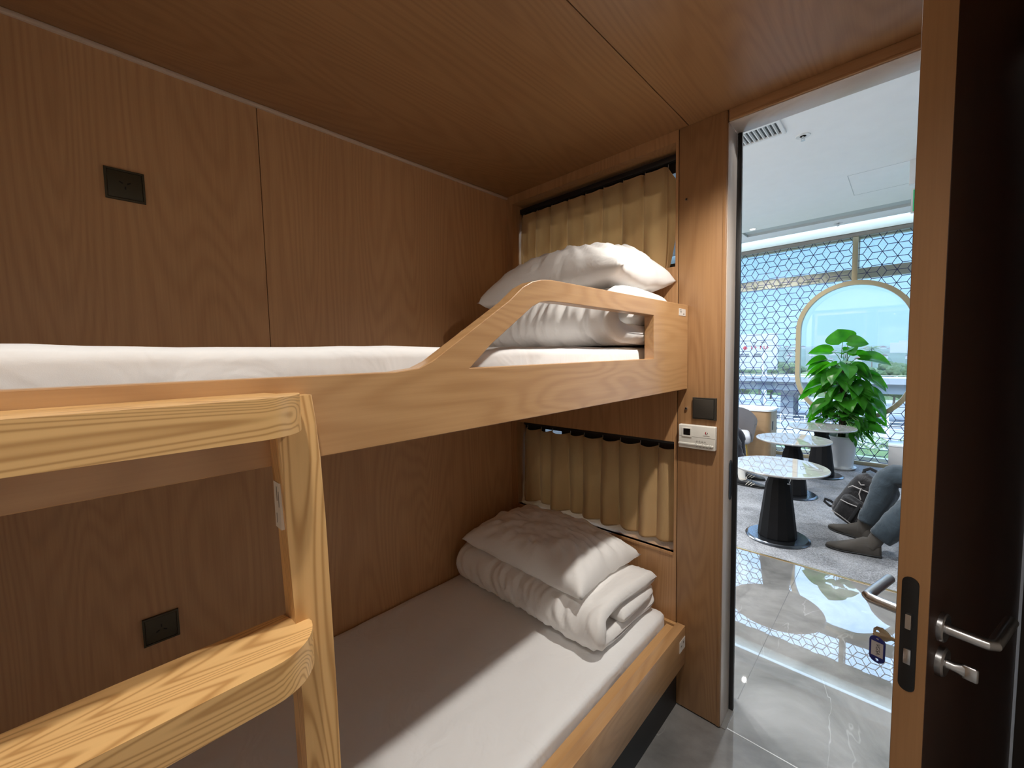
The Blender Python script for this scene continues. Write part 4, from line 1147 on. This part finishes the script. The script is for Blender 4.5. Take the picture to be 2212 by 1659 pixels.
def cloth_tube(bm, path, rad, seed, seg=26, sub=7, fold=.006):
    """trouser leg / sleeve: smooth path with fold noise"""
    path = [Vector(p) for p in path]; P = []; Rr = []
    m = len(path)-1
    for i in range(m):
        for k in range(sub):
            f = k/sub; p0, p1, p2, p3 = path[max(i-1, 0)], path[i], path[i+1], path[min(i+2, m)]
            P.append(.5*((2*p1)+(p2-p0)*f+(2*p0-5*p1+4*p2-p3)*f*f+(3*p1-p0-3*p2+p3)*f**3)); Rr.append(rad[i]*(1-f)+rad[i+1]*f)
    P.append(path[-1]); Rr.append(rad[-1])
    s = len(bm.verts); tube(bm, P, Rr, seg)
    bm.verts.ensure_lookup_table()
    for i in range(len(P)):
        c = P[i]
        for k in range(seg):
            v = bm.verts[s+i*seg+k]; q = (v.co-c)
            if q.length > 1e-6: v.co += q.normalized()*(fold*nz(v.co.x*14+seed, v.co.y*14, v.co.z*20) + fold*.8*nz(v.co.x*32, v.co.y*32+seed, v.co.z*38))
    return bm

def person(label, facing, hip, knees, ankles, feet_dir, bodyc, shirt, legmat, name_leg, hems, hands, seed, legr):
    p = thing('person', label, 'person', (hip[0], hip[1], .004))
    hx, hy, hz = hip; f = facing
    sh = hz+.50
    lean = -.06*f
    J = [((hx, hy, hz+.05), (.11, .14)), ((hx+lean*.5, hy, hz+.24), (.10, .13)), ((hx+lean, hy, hz+.42), (.10, .155)), ((hx+lean, hy, sh+.05), .055), ((hx+lean+.02*f, hy, sh+.13), .05)]
    E_ = [(0, 1), (1, 2), (2, 3), (3, 4)]
    for s, kn, an in ((-1, knees[0], ankles[0]), (1, knees[1], ankles[1])):
        i = len(J)
        J += [((hx+.02*f, hy+s*.09, hz), .085), (kn, .055), (tuple(Vector(kn).lerp(Vector(an), .35)), .05), (an, .026)]
        E_ += [(0, i), (i, i+1), (i+1, i+2), (i+2, i+3)]
    for s, hd in ((-1, hands[0]), (1, hands[1])):
        i = len(J); S = Vector((hx+lean, hy+s*.19, sh-.03)); Hh = Vector(hd); el = S.lerp(Hh, .5)+Vector((-.06*f, s*.06, -.08))
        J += [(tuple(S), .055), (tuple(el), .04), (tuple(el.lerp(Hh, .9)), .028), (tuple(Hh), (.018, .036))]
        E_ += [(2, i), (i, i+1), (i+1, i+2), (i+2, i+3)]
        wd = (Hh-el).normalized()
        for q in range(4):
            off = Vector((0, 1, 0))*(q-1.5)*.019
            k = len(J); ln = (.036, .042, .040, .030)[q]
            J += [(tuple(Hh+off+wd*.035), .0085), (tuple(Hh+off+wd*(.035+ln)+Vector((0, 0, -.008))), .008), (tuple(Hh+off+wd*(.035+ln*1.6)+Vector((0, 0, -.026))), .007)]
            E_ += [(i+3, k), (k, k+1), (k+1, k+2)]
        k = len(J); J += [(tuple(Hh+Vector((0, -s*.038, 0))+wd*.01), .009), (tuple(Hh+Vector((0, -s*.045, -.004))+wd*.045), .008)]
        E_ += [(i+3, k), (k, k+1)]
    b = skin_body('body', J, E_, M['skin'], p)
    bm = B(); head(bm, (hx+lean+.03*f, hy, sh+.26), f); 
    # join head into the body mesh
    r = root_of(p); bmesh.ops.translate(bm, vec=-Vector(r.location), verts=bm.verts)
    bm.from_mesh(b.data); bm.to_mesh(b.data); bm.free()
    b.data.polygons.foreach_set('use_smooth', [True]*len(b.data.polygons))
    hb = superbox(-.098, -.087, -.03, .085, .087, .13, .08, 12)
    for v in hb.verts:
        v.co += Vector((.004*nz(v.co.x*30, v.co.y*30, v.co.z*30),)*3)
        if v.co.x > .03 and v.co.z < .06: v.co.x = .03
        v.co = Vector((hx+lean+.03*f, hy, sh+.26)) + Vector((v.co.x*f, v.co.y, v.co.z))
    mk('hair', hb, M['hair'], p, smooth=180)
    # shirt
    bm = B(); cloth_tube(bm, [(hx, hy, hz+.02), (hx+lean*.5, hy, hz+.22), (hx+lean, hy, hz+.42), (hx+lean, hy, hz+.51), (hx+lean, hy, sh+.055)], [.16, .155, .165, .13, .065], seed, 30, 6, .007)
    c0 = Vector((hx+lean*.5, hy, 0))
    for v in bm.verts: v.co.y = hy + (v.co.y-hy)*1.22; v.co.x = c0.x + (v.co.x-c0.x)*.86
    for s, hd in ((-1, hands[0]), (1, hands[1])):
        S = Vector((hx+lean, hy+s*.17, sh-.02)); Hh = Vector(hd); S2 = Vector((hx+lean, hy+s*.19, sh-.03)); el = S2.lerp(Hh, .5)+Vector((-.06*f, s*.06, -.08))
        cloth_tube(bm, [tuple(S), tuple(S2.lerp(el, .5)), tuple(el), tuple(el.lerp(Hh, .6)), tuple(el.lerp(Hh, .82))], [.075, .062, .056, .045, .04], seed+s, 18, 5, .005)
    mk('shirt', bm, shirt, p, smooth=180)
    # trousers
    bm = B()
    for s, kn, an, hem, rr in ((-1, knees[0], ankles[0], hems[0], legr[0]), (1, knees[1], ankles[1], hems[1], legr[1])):
        K = Vector(kn); Hp = Vector((hx+.02*f, hy+s*.095, hz+.01)); He = Vector(hem)
        cloth_tube(bm, [tuple(Hp+Vector((-.10*f, 0, .0))), tuple(Hp.lerp(K, .45)+Vector((0, 0, .02))), tuple(K.lerp(Hp, .12)+Vector((0, 0, .012))), tuple(K.lerp(He, .10)+Vector((.012*f, 0, 0))), tuple(K.lerp(He, .5)), tuple(He)], [.115, .098, .088, .082, rr[0], rr[1]], seed+s*2, 28, 8, .009)
    cloth_tube(bm, [(hx-.12*f, hy, hz-.01), (hx-.02*f, hy, hz+.03), (hx, hy, hz+.12)], [.10, .15, .15], seed+9, 24, 5, .004)
    mk(name_leg, bm, legmat, p, smooth=180)
    return p

# person on the right: jeans and grey boots
pr = person('seated person in faded blue jeans and grey boots, mostly behind the open door', -1, (.40, 4.14, .49), ((.155, 3.985, .51), (-.045, 4.25, .545)), ((-.118, 3.936, .10), (-.190, 4.22, .10)), None, None, M['shirt'], M['jeans'], 'jeans', ((-.092, 3.937, .150), (-.180, 4.215, .155)), ((.24, 4.00, .63), (.22, 4.27, .65)), 2.0, ((.090, .070), (.078, .060)))
def boot(heel, toe, an):
    bm = B()
    shoe_loft(bm, heel, toe, [(0, .030, .100, .012), (.06, .038, .120, .012), (.2, .043, .130, .012), (.32, .043, .128, .012), (.45, .043, .104, .012), (.6, .048, .080, .012), (.75, .047, .062, .012), (.9, .034, .048, .014), (.97, .020, .038, .016), (1, .007, .030, .02)])
    h = Vector(heel); d = (Vector(toe)-h); c = h + d*.19
    a = Vector(an)
    tube(bm, [c+Vector((0, 0, .07)), c.lerp(Vector((a.x, a.y, 0)), .5)+Vector((0, 0, .115)), Vector((a.x+.012, a.y, .205))], [.047, .045, .047], 18)
    b = mk('boot', bm, M['boot'], pr, smooth=70)
    bm = B()
    shoe_loft(bm, heel, toe, [(-.012, .030, .022, 0), (.02, .038, .022, 0), (.22, .041, .022, 0), (.26, .040, .02, .0), (.45, .044, .017, .003), (.6, .050, .016, 0), (.75, .049, .016, 0), (.9, .035, .018, .002), (.98, .018, .02, .004), (1.012, .005, .021, .010)])
    mk('sole', bm, M['sole'], b, smooth=50)
boot((-.085, 3.945, .004), (-.400, 3.892, .004), (-.095, 3.937, 0))
boot((-.150, 4.21, .004), (-.430, 4.325, .004), (-.192, 4.222, 0))

# person on the left: dark trousers, white socks, black striped sneakers
pl2 = person('seated person in dark trousers, white socks and black striped sneakers', 1, (-1.90, 5.28, .49), ((-1.44, 5.13, .53), (-1.47, 5.45, .53)), ((-1.315, 5.125, .14), (-1.40, 5.43, .14)), None, None, M['shirt2'], M['trouser'], 'trousers', ((-1.36, 5.125, .27), (-1.43, 5.43, .27)), ((-1.68, 5.16, .63), (-1.68, 5.43, .63)), 5.0, ((.088, .084), (.088, .084)))
def sneaker(heel, toe, an):
    bm = B()
    shoe_loft(bm, heel, toe, [(0, .026, .075, .016), (.06, .034, .082, .016), (.2, .038, .078, .016), (.32, .039, .075, .016), (.45, .042, .072, .016), (.6, .046, .058, .016), (.78, .046, .045, .016), (.92, .036, .036, .016), (.98, .022, .030, .017), (1, .008, .025, .018)])
    s = mk('sneaker', bm, M['sneaker'], pl2, smooth=70)
    bm = B(); shoe_loft(bm, heel, toe, [(-.012, .030, .020, 0), (.03, .038, .020, 0), (.3, .042, .020, 0), (.6, .050, .018, 0), (.8, .049, .018, 0), (.93, .038, .018, 0), (1.0, .020, .018, .003), (1.015, .006, .018, .008)])
    mk('sole', bm, M['sole'], s, smooth=50)
    h, t = Vector(heel), Vector(toe); d = (t-h); L = d.length; d.normalize(); sd = Vector((-d.y, d.x, 0))
    for side in (-1, 1):
        for q in (.36, .45, .54):
            a = h+d*(q*L-.010)+sd*side*(.0425+.006*(q-.36)/.2)+Vector((0, 0, .022)); b = h+d*(q*L+.026)+sd*side*(.034+.006*(q-.36)/.2)+Vector((0, 0, .066-.02*(q-.36)/.2))
            m_ = a.lerp(b, .5)+sd*side*.0055
            tube(bm2 := B(), [a, m_, b], 0, 8, flat=[(.0065, .003)]*3)
            mk('stripe', bm2, M['stripe'], s)
    bm = B(); shoe_loft(bm, h+d*(L*.80), t, [(0, .0465, .0455, .017), (.4, .041, .0415, .017), (.75, .030, .035, .018), (1.0, .009, .026, .019)])
    mk('toe_cap', bm, M['toecap'], s, smooth=70)
    c = h+d*(L*.20)
    bm = B(); lathe(bm, (c.x, c.y, heel[2]), [(.041, .068), (.044, .078), (.042, .088), (.036, .085), (.036, .07), (.041, .068)], 24)
    mk('collar', bm, M['stripe'], s)
    a = Vector(an); bm = B(); tube(bm, [c+Vector((0, 0, .05)), c.lerp(a, .5)+Vector((0, 0, .07)), Vector((a.x, a.y, .20)), Vector((a.x, a.y, .285))], [.036, .036, .042, .045], 18)
    mk('sock', bm, M['sock'], pl2, smooth=180)
    bm = B()
    for q in range(3): box(bm, a.x-.02+.012*q, a.y-.0445, .205, a.x-.012+.012*q, a.y-.0415, .222)
    mk('sock_emblem', bm, M['ink'], pl2, smooth=0)
    for q in (.34, .42, .5):
        p = h+d*(q*L); zz = .078-.05*(q-.3)
        tube(bm3 := B(), [p-sd*.022+Vector((0, 0, zz-.005)), p+Vector((0, 0, zz+.006)), p+sd*.022+Vector((0, 0, zz-.005))], .003, 6)
        mk('lace', bm3, M['ink'], s)
sneaker((-1.355, 5.12, .004), (-1.066, 5.135, .004), (-1.318, 5.125, 0))
sneaker((-1.43, 5.42, .004), (-1.145, 5.455, .004), (-1.40, 5.43, 0))
# ------------------------------------------------------------------ outdoors
GZ = -7.0
mk('ground', box(B(), -160, 7.6, GZ-.3, 120, 520, GZ), M['ground'], kind='structure', smooth=0)
bm = box(B(), -120, 30, GZ, 90, 46, GZ+.04); box(bm, -120, 9, GZ, 90, 20, GZ+.04); box(bm, -160, 92, GZ, 120, 300, GZ+.05)
mk('lawn', bm, M['grass'], kind='structure', smooth=0)
# hills
bm = B(); g = []
for i in range(91):
    row = []
    for j in range(25):
        x = -260+5.6*i; y = 240+10*j
        e = min(1, j/9)
        h = e*(9.5+2.4*fbm(x*.012, y*.012, 5)+1.5*fbm(x*.05, y*.05, 1)) + .6*nz(x*.2, y*.2)
        row.append(bm.verts.new((x, y, GZ+h)))
    g.append(row)
for i in range(90):
    for j in range(24): bm.faces.new((g[i][j], g[i+1][j], g[i+1][j+1], g[i][j+1]))
mk('hills', bm, M['hill'], kind='structure', smooth=180)
def hill_z(x, y):
    j = (y-240)/10; e = min(1, max(0, j/9))
    return GZ + e*(9.5+2.4*fbm(x*.012, y*.012, 5)+1.5*fbm(x*.05, y*.05, 1)) + .6*nz(x*.2, y*.2)
rnd = random.Random(5)
bh = thing('small_house', 'tiny pale red-roofed house on the hazy far hill', 'house', (0, 0, 0), group='houses on the far hill')
mk('walls', box(B(), -3, -2.4, -1.5, 3, 2.4, 2.2), M['house'], bh, True, smooth=0)
mk('roof', prism(B(), [(-3.4, 2.2), (3.4, 2.2), (0, 3.5)], -2.8, 2.8, 'y'), M['roof'], bh, True, smooth=0)
spots = []
while len(spots) < 60:
    q = (rnd.uniform(-112, 24), rnd.uniform(258, 345))
    if all(math.hypot(q[0]-w_[0], q[1]-w_[1]) > 8.6 for w_ in spots) and math.hypot(q[0]+1.6, q[1]-300) > 13: spots.append(q)
for i, (x, y) in enumerate(spots):
    sc = rnd.uniform(.3, .6)
    o = bh if i == 0 else copy_tree(bh)
    o.location = (x, y, hill_z(x, y)); o.rotation_euler = (0, 0, rnd.uniform(-.5, .5)); o.scale = (sc, sc, sc)
t = thing('tower_block', 'hazy pale tower block on the skyline at the door edge', 'tower', (-1.6, 300, hill_z(-1.6, 300)))
mk('walls', box(B(), -4.5, -3, -2, 4.5, 3, 5.0), M['house'], t, True, smooth=0)
mk('roof', box(B(), -1.2, -2, 5.0, 2.5, 2, 6.0), M['concrete'], t, True, smooth=0)

# trees
def crown(seed, r, h, mat_i):
    bm = B(); q = random.Random(seed)
    for k in range(9):
        a = q.uniform(0, 6.28); d = q.uniform(0, r*.6); c = Vector((d*math.cos(a), d*math.sin(a), h*q.uniform(.45, .85)))
        rr = r*q.uniform(.38, .6)
        g_ = bmesh.ops.create_icosphere(bm, subdivisions=3, radius=rr)
        for v in g_['verts']:
            n_ = v.co.normalized(); v.co = c + Vector((v.co.x, v.co.y, v.co.z*.8)) + n_*rr*.38*fbm(n_.x*4+seed+k, n_.y*4, n_.z*4, 4)
    return bm
protos = []
for k, (r, h, m_) in enumerate(((2.6, 5.6, 'tree'), (2.1, 4.6, 'tree2'), (3.1, 6.6, 'tree'))):
    t = thing('tree', 'hazy green tree in the belt beyond the elevated road', 'tree', (0, 0, GZ), group='trees beyond the elevated road')
    mk('crown', crown(10+k, r, h, 0), M[m_], t, True, smooth=180)
    mk('trunk', tube(B(), [(0, 0, 0), (.1, 0, h*.3), (0, .1, h*.6)], [.18, .14, .08], 8), M['bark'], t, True)
    protos.append(t)
used = [False]*3
for i in range(96):
    x = -66+7.6*(i % 12)+3.8*((i//12) % 2)+rnd.uniform(-.6, .6); y = 77+7.0*(i//12)+rnd.uniform(-.4, .4); k = rnd.choice((0, 1, 2, 1))
    o = protos[k] if not used[k] else copy_tree(protos[k]); used[k] = True
    sc = rnd.uniform(.85, 1.12)
    o.location = (x, y, GZ); o.rotation_euler = (0, 0, rnd.uniform(0, 6)); o.scale = (sc, sc, sc*rnd.uniform(.85, 1.1))
# palms
def palm(x, y, h, label, n, ln, seed, group=None):
    t = thing('palm_tree', label, 'palm tree', (x, y, GZ), group=group); q = random.Random(seed)
    mk('trunk', tube(B(), [(0, 0, 0), (.15, 0, h*.5), (0, 0, h)], [.2, .15, .12], 10), M['bark'], t, True)
    bm = B()
    for k in range(n):
        a = 2*PI*k/n*2.4+q.uniform(-.2, .2); el = q.uniform(-.2, 1.15); L = ln*q.uniform(.8, 1.1)
        d = Vector((math.cos(a), math.sin(a), 0)); s = Vector((-d.y, d.x, 0)); prev = None
        pts = [Vector((0, 0, h)) + d*(L*u*math.cos(el*(1-u*.5))) + Vector((0, 0, L*(math.sin(el)*u-.75*u*u))) for u in [j/9 for j in range(10)]]
        for j in range(1, 9):
            p = pts[j]; w = ln*.22*math.sin(PI*min(1, j/9+.12))
            for sg in (-1, 1):
                e = p + s*sg*w + d*w*.5 - Vector((0, 0, w*.35))
                b_ = d*.03*ln
                vs = [bm.verts.new(p-b_), bm.verts.new(p+b_), bm.verts.new(e)]
                bm.faces.new(vs)
        for j in range(9):
            b_ = s*.012*ln
            bm.faces.new([bm.verts.new(v) for v in (pts[j]-b_, pts[j]+b_, pts[j+1]+b_, pts[j+1]-b_)])
    mk('fronds', bm, M['tree2'], t, True, smooth=0, recalc=False)
palm(-1.9, 24, 4.3, 'spiky pale green palm below the window, right of the white pot', 34, 1.7, 1)
palm(-.3, 26, 3.9, 'smaller spiky palm at the right below the window', 30, 1.5, 2)
palm(-3.6, 27, 3.4, 'low spiky palm behind the potted plant', 28, 1.5, 4)
palm(-6.6, 146, 8.5, 'tall dark palm rising from the distant tree belt', 22, 3.0, 3)
# shrubs on the lawn below
for i in range(12):
    x = -11+1.05*i; y = 33+3*math.sin(i*2.1)
    bm = B(); g_ = bmesh.ops.create_icosphere(bm, subdivisions=3, radius=.75)
    for v in g_['verts']: n_ = v.co.normalized(); v.co = Vector((v.co.x, v.co.y, v.co.z*.7+.4)) + n_*.3*fbm(n_.x*4+i, n_.y*4, n_.z*4, 4)
    o = mk('shrub', bm, M['tree2'], None, True, 180, 'small round shrub on the lawn far below the window', 'shrub', 'shrubs on the lawn below')
    o.location = (x, y, GZ+.04)
# elevated road
er = thing('elevated_road', 'pale concrete elevated road with railings crossing behind the window', 'elevated road', (-20, 60, GZ))
mk('deck', box(B(), -120, 58.5, -2.25, 80, 68, -1.95), M['concrete'], er, smooth=0)
mk('girder', box(B(), -120, 59.3, -3.35, 80, 67, -2.25), M['concrete'], er, smooth=0)
mk('parapet', box(B(), -120, 58.4, -2.25, 80, 58.6, -1.62), M['concrete'], er, smooth=0)
bm = B()
for z in (-1.5, -1.36): box(bm, -120, 58.47, z, 80, 58.53, z+.05)
mk('railing', bm, M['whitemetal'], er, smooth=0)
for i in range(34):
    x = -60+2.2*i
    mk('railing_post', box(B(), x, 58.46, -1.62, x+.06, 58.54, -1.31), M['whitemetal'], er, smooth=0)
for x in (-29.5, -11.3, 8.5, 27):
    b_ = mk('pillar', box(B(), x, 61, GZ, x+1.35, 64.5, -3.35), M['concrete'], er, smooth=0)
    mk('pillar_cap', box(B(), x-.7, 60.2, -3.75, x+2.0, 66, -3.351), M['concrete'], b_, smooth=0)
# ground road lines, fence and lamp posts
bm = B()
for y in (48.5, 52, 71.5): box(bm, -90, y, GZ, 70, y+.18, GZ+.02)
mk('trim_20', bm, M['roadsign'], kind='structure', smooth=0)
fe = thing('road_fence', 'thin white fence along the road under the elevated deck', 'fence', (-20, 55, GZ))
bm = B()
for z in (.5, .85, 1.2): box(bm, -70, 54.97, GZ+z, 40, 55.03, GZ+z+.06)
mk('rails', bm, M['whitemetal'], fe, smooth=0)
for i in range(48):
    x = -70+2.3*i
    mk('fence_post', box(B(), x, 54.95, GZ, x+.08, 55.05, GZ+1.3), M['whitemetal'], fe, smooth=0)
for x, y, h, lab in ((-15.3, 70, 8.2, 'white lamp post left of the capsule opening'), (-1.05, 52, 2.8, 'short white post under the elevated road at the right'), (-9.0, 72, 7.2, 'thin white lamp post among the trees beside the capsule ring')):
    bm = tube(B(), [(x, y, GZ), (x, y, GZ+h*.95), (x+.05, y, GZ+h), (x+.5, y, GZ+h+.05)], [.14, .10, .08, .06], 10)
    solo('lamp_post', bm, M['whitemetal'], lab, 'lamp post')
# billboard behind the lattice
bb = thing('billboard', 'white billboard with a red diamond and small lettering behind the lattice', 'billboard', (-16.4, 72, GZ))
mk('board', box(B(), -22.5, 72, -1.3, -13.9, 72.3, 4.2), M['roadsign'], bb, smooth=0)
bm = box(B(), -21, 72.3, GZ, -20.7, 72.6, 3.5); box(bm, -15.6, 72.3, GZ, -15.3, 72.6, 3.5)
mk('support', bm, M['whitemetal'], bb, smooth=0)
bm = prism(B(), [(-18.6, 2.05), (-18.25, 2.4), (-17.9, 2.05), (-18.25, 1.7)], 71.96, 71.995, 'y')
for k, x in enumerate((-17.4, -16.9, -16.2, -15.7, -15.3)): box(bm, x, 71.96, 1.85, x+.10, 71.995, 2.3); box(bm, x, 71.96, 1.85+.18*(k % 3), x+.28, 71.995, 1.93+.18*(k % 3))
mk('emblem', bm, M['red'], bb, smooth=0)
bm = B()
for a, b, z in ((-19.2, -18.4, 1.0), (-18.2, -17.7, 1.0), (-17.0, -16.1, 1.0), (-19.0, -17.6, .72), (-17.2, -16.0, .72), (-20.6, -20.2, 2.7), (-18.4, -18.1, 2.7), (-17.2, -16.7, 2.8), (-16.1, -15.6, 2.8)): box(bm, a, 71.96, z, b, 71.995, z+.16)
mk('lettering', bm, M['joint'], bb, smooth=0)

# thin daytime haze over the land
bm = box(B(), -260, 69, GZ-1, 220, 500, 60)
hz = bpy.data.materials.new('haze'); hz.use_nodes = True
nt = hz.node_tree; nt.nodes.remove(nt.nodes['Principled BSDF'])
vs_ = N(nt, 'ShaderNodeVolumeScatter', Density=.0007, Anisotropy=.0); vs_.inputs['Color'].default_value = (.75, .88, 1, 1)
nt.links.new(vs_.outputs[0], nt.nodes['Material Output'].inputs['Volume'])
mk('haze', bm, hz, kind='structure', smooth=0)

# ------------------------------------------------------------------ sky and sun
wd = bpy.data.worlds.new('sky'); scene.world = wd; wd.use_nodes = True
nt = wd.node_tree; bg = nt.nodes['Background']; L = nt.links.new
tc = N(nt, 'ShaderNodeTexCoord'); sp = N(nt, 'ShaderNodeSeparateXYZ'); L(tc.outputs['Generated'], sp.inputs[0])
rp = N(nt, 'ShaderNodeValToRGB'); L(sp.outputs['Z'], rp.inputs['Fac'])
# a luminous sky: the zenith about four times as bright as the horizon band, as under thin cloud
ce = rp.color_ramp
ce.elements[0].position = 0.0; ce.elements[0].color = (.27, .53, .80, 1)
ce.elements[1].position = .21; ce.elements[1].color = (.27, .55, .86, 1)
for p_, c_ in ((.34, (1.7, 2.7, 4.0, 1)), (.9, (3.2, 4.7, 7.2, 1))):
    e_ = ce.elements.new(p_); e_.color = c_
L(rp.outputs['Color'], bg.inputs['Color']); bg.inputs['Strength'].default_value = 1.05
s = bpy.data.lights.new('sun', 'SUN'); s.energy = 3.2; s.angle = R(3); s.color = (1, .97, .92)
so = bpy.data.objects.new('sun', s); COL.objects.link(so); so.rotation_euler = (R(40), 0, R(-25))

# ------------------------------------------------------------------ camera
cam = bpy.data.cameras.new('camera'); co = bpy.data.objects.new('camera', cam); COL.objects.link(co)
yaw, pitch, roll, fpx = .766809845, -.0676967333, -.0207971027, 882.505651
fw = Vector((-math.sin(yaw)*math.cos(pitch), math.cos(yaw)*math.cos(pitch), math.sin(pitch)))
rt = Vector((math.cos(yaw), math.sin(yaw), 0)); up = rt.cross(fw)
r2 = rt*math.cos(roll)+up*math.sin(roll); u2 = -rt*math.sin(roll)+up*math.cos(roll)
m = Matrix.Identity(4)
for k in range(3): m[k][0] = r2[k]; m[k][1] = u2[k]; m[k][2] = -fw[k]
m[2][3] = 1.53
co.matrix_world = m
cam.sensor_fit = 'HORIZONTAL'; cam.sensor_width = 36; cam.lens = fpx/2212*36; cam.clip_start = .01; cam.clip_end = 1500
scene.camera = co

vs = scene.view_settings
vs.view_transform = 'Standard'; vs.look = 'None'; vs.gamma = 1; vs.exposure = 0.08; vs.use_curve_mapping = False
scene.cycles.max_bounces = 14; scene.cycles.diffuse_bounces = 9; scene.cycles.transparent_max_bounces = 16; scene.cycles.volume_bounces = 1
scene.cycles.sample_clamp_indirect = 6; scene.cycles.use_denoising = True
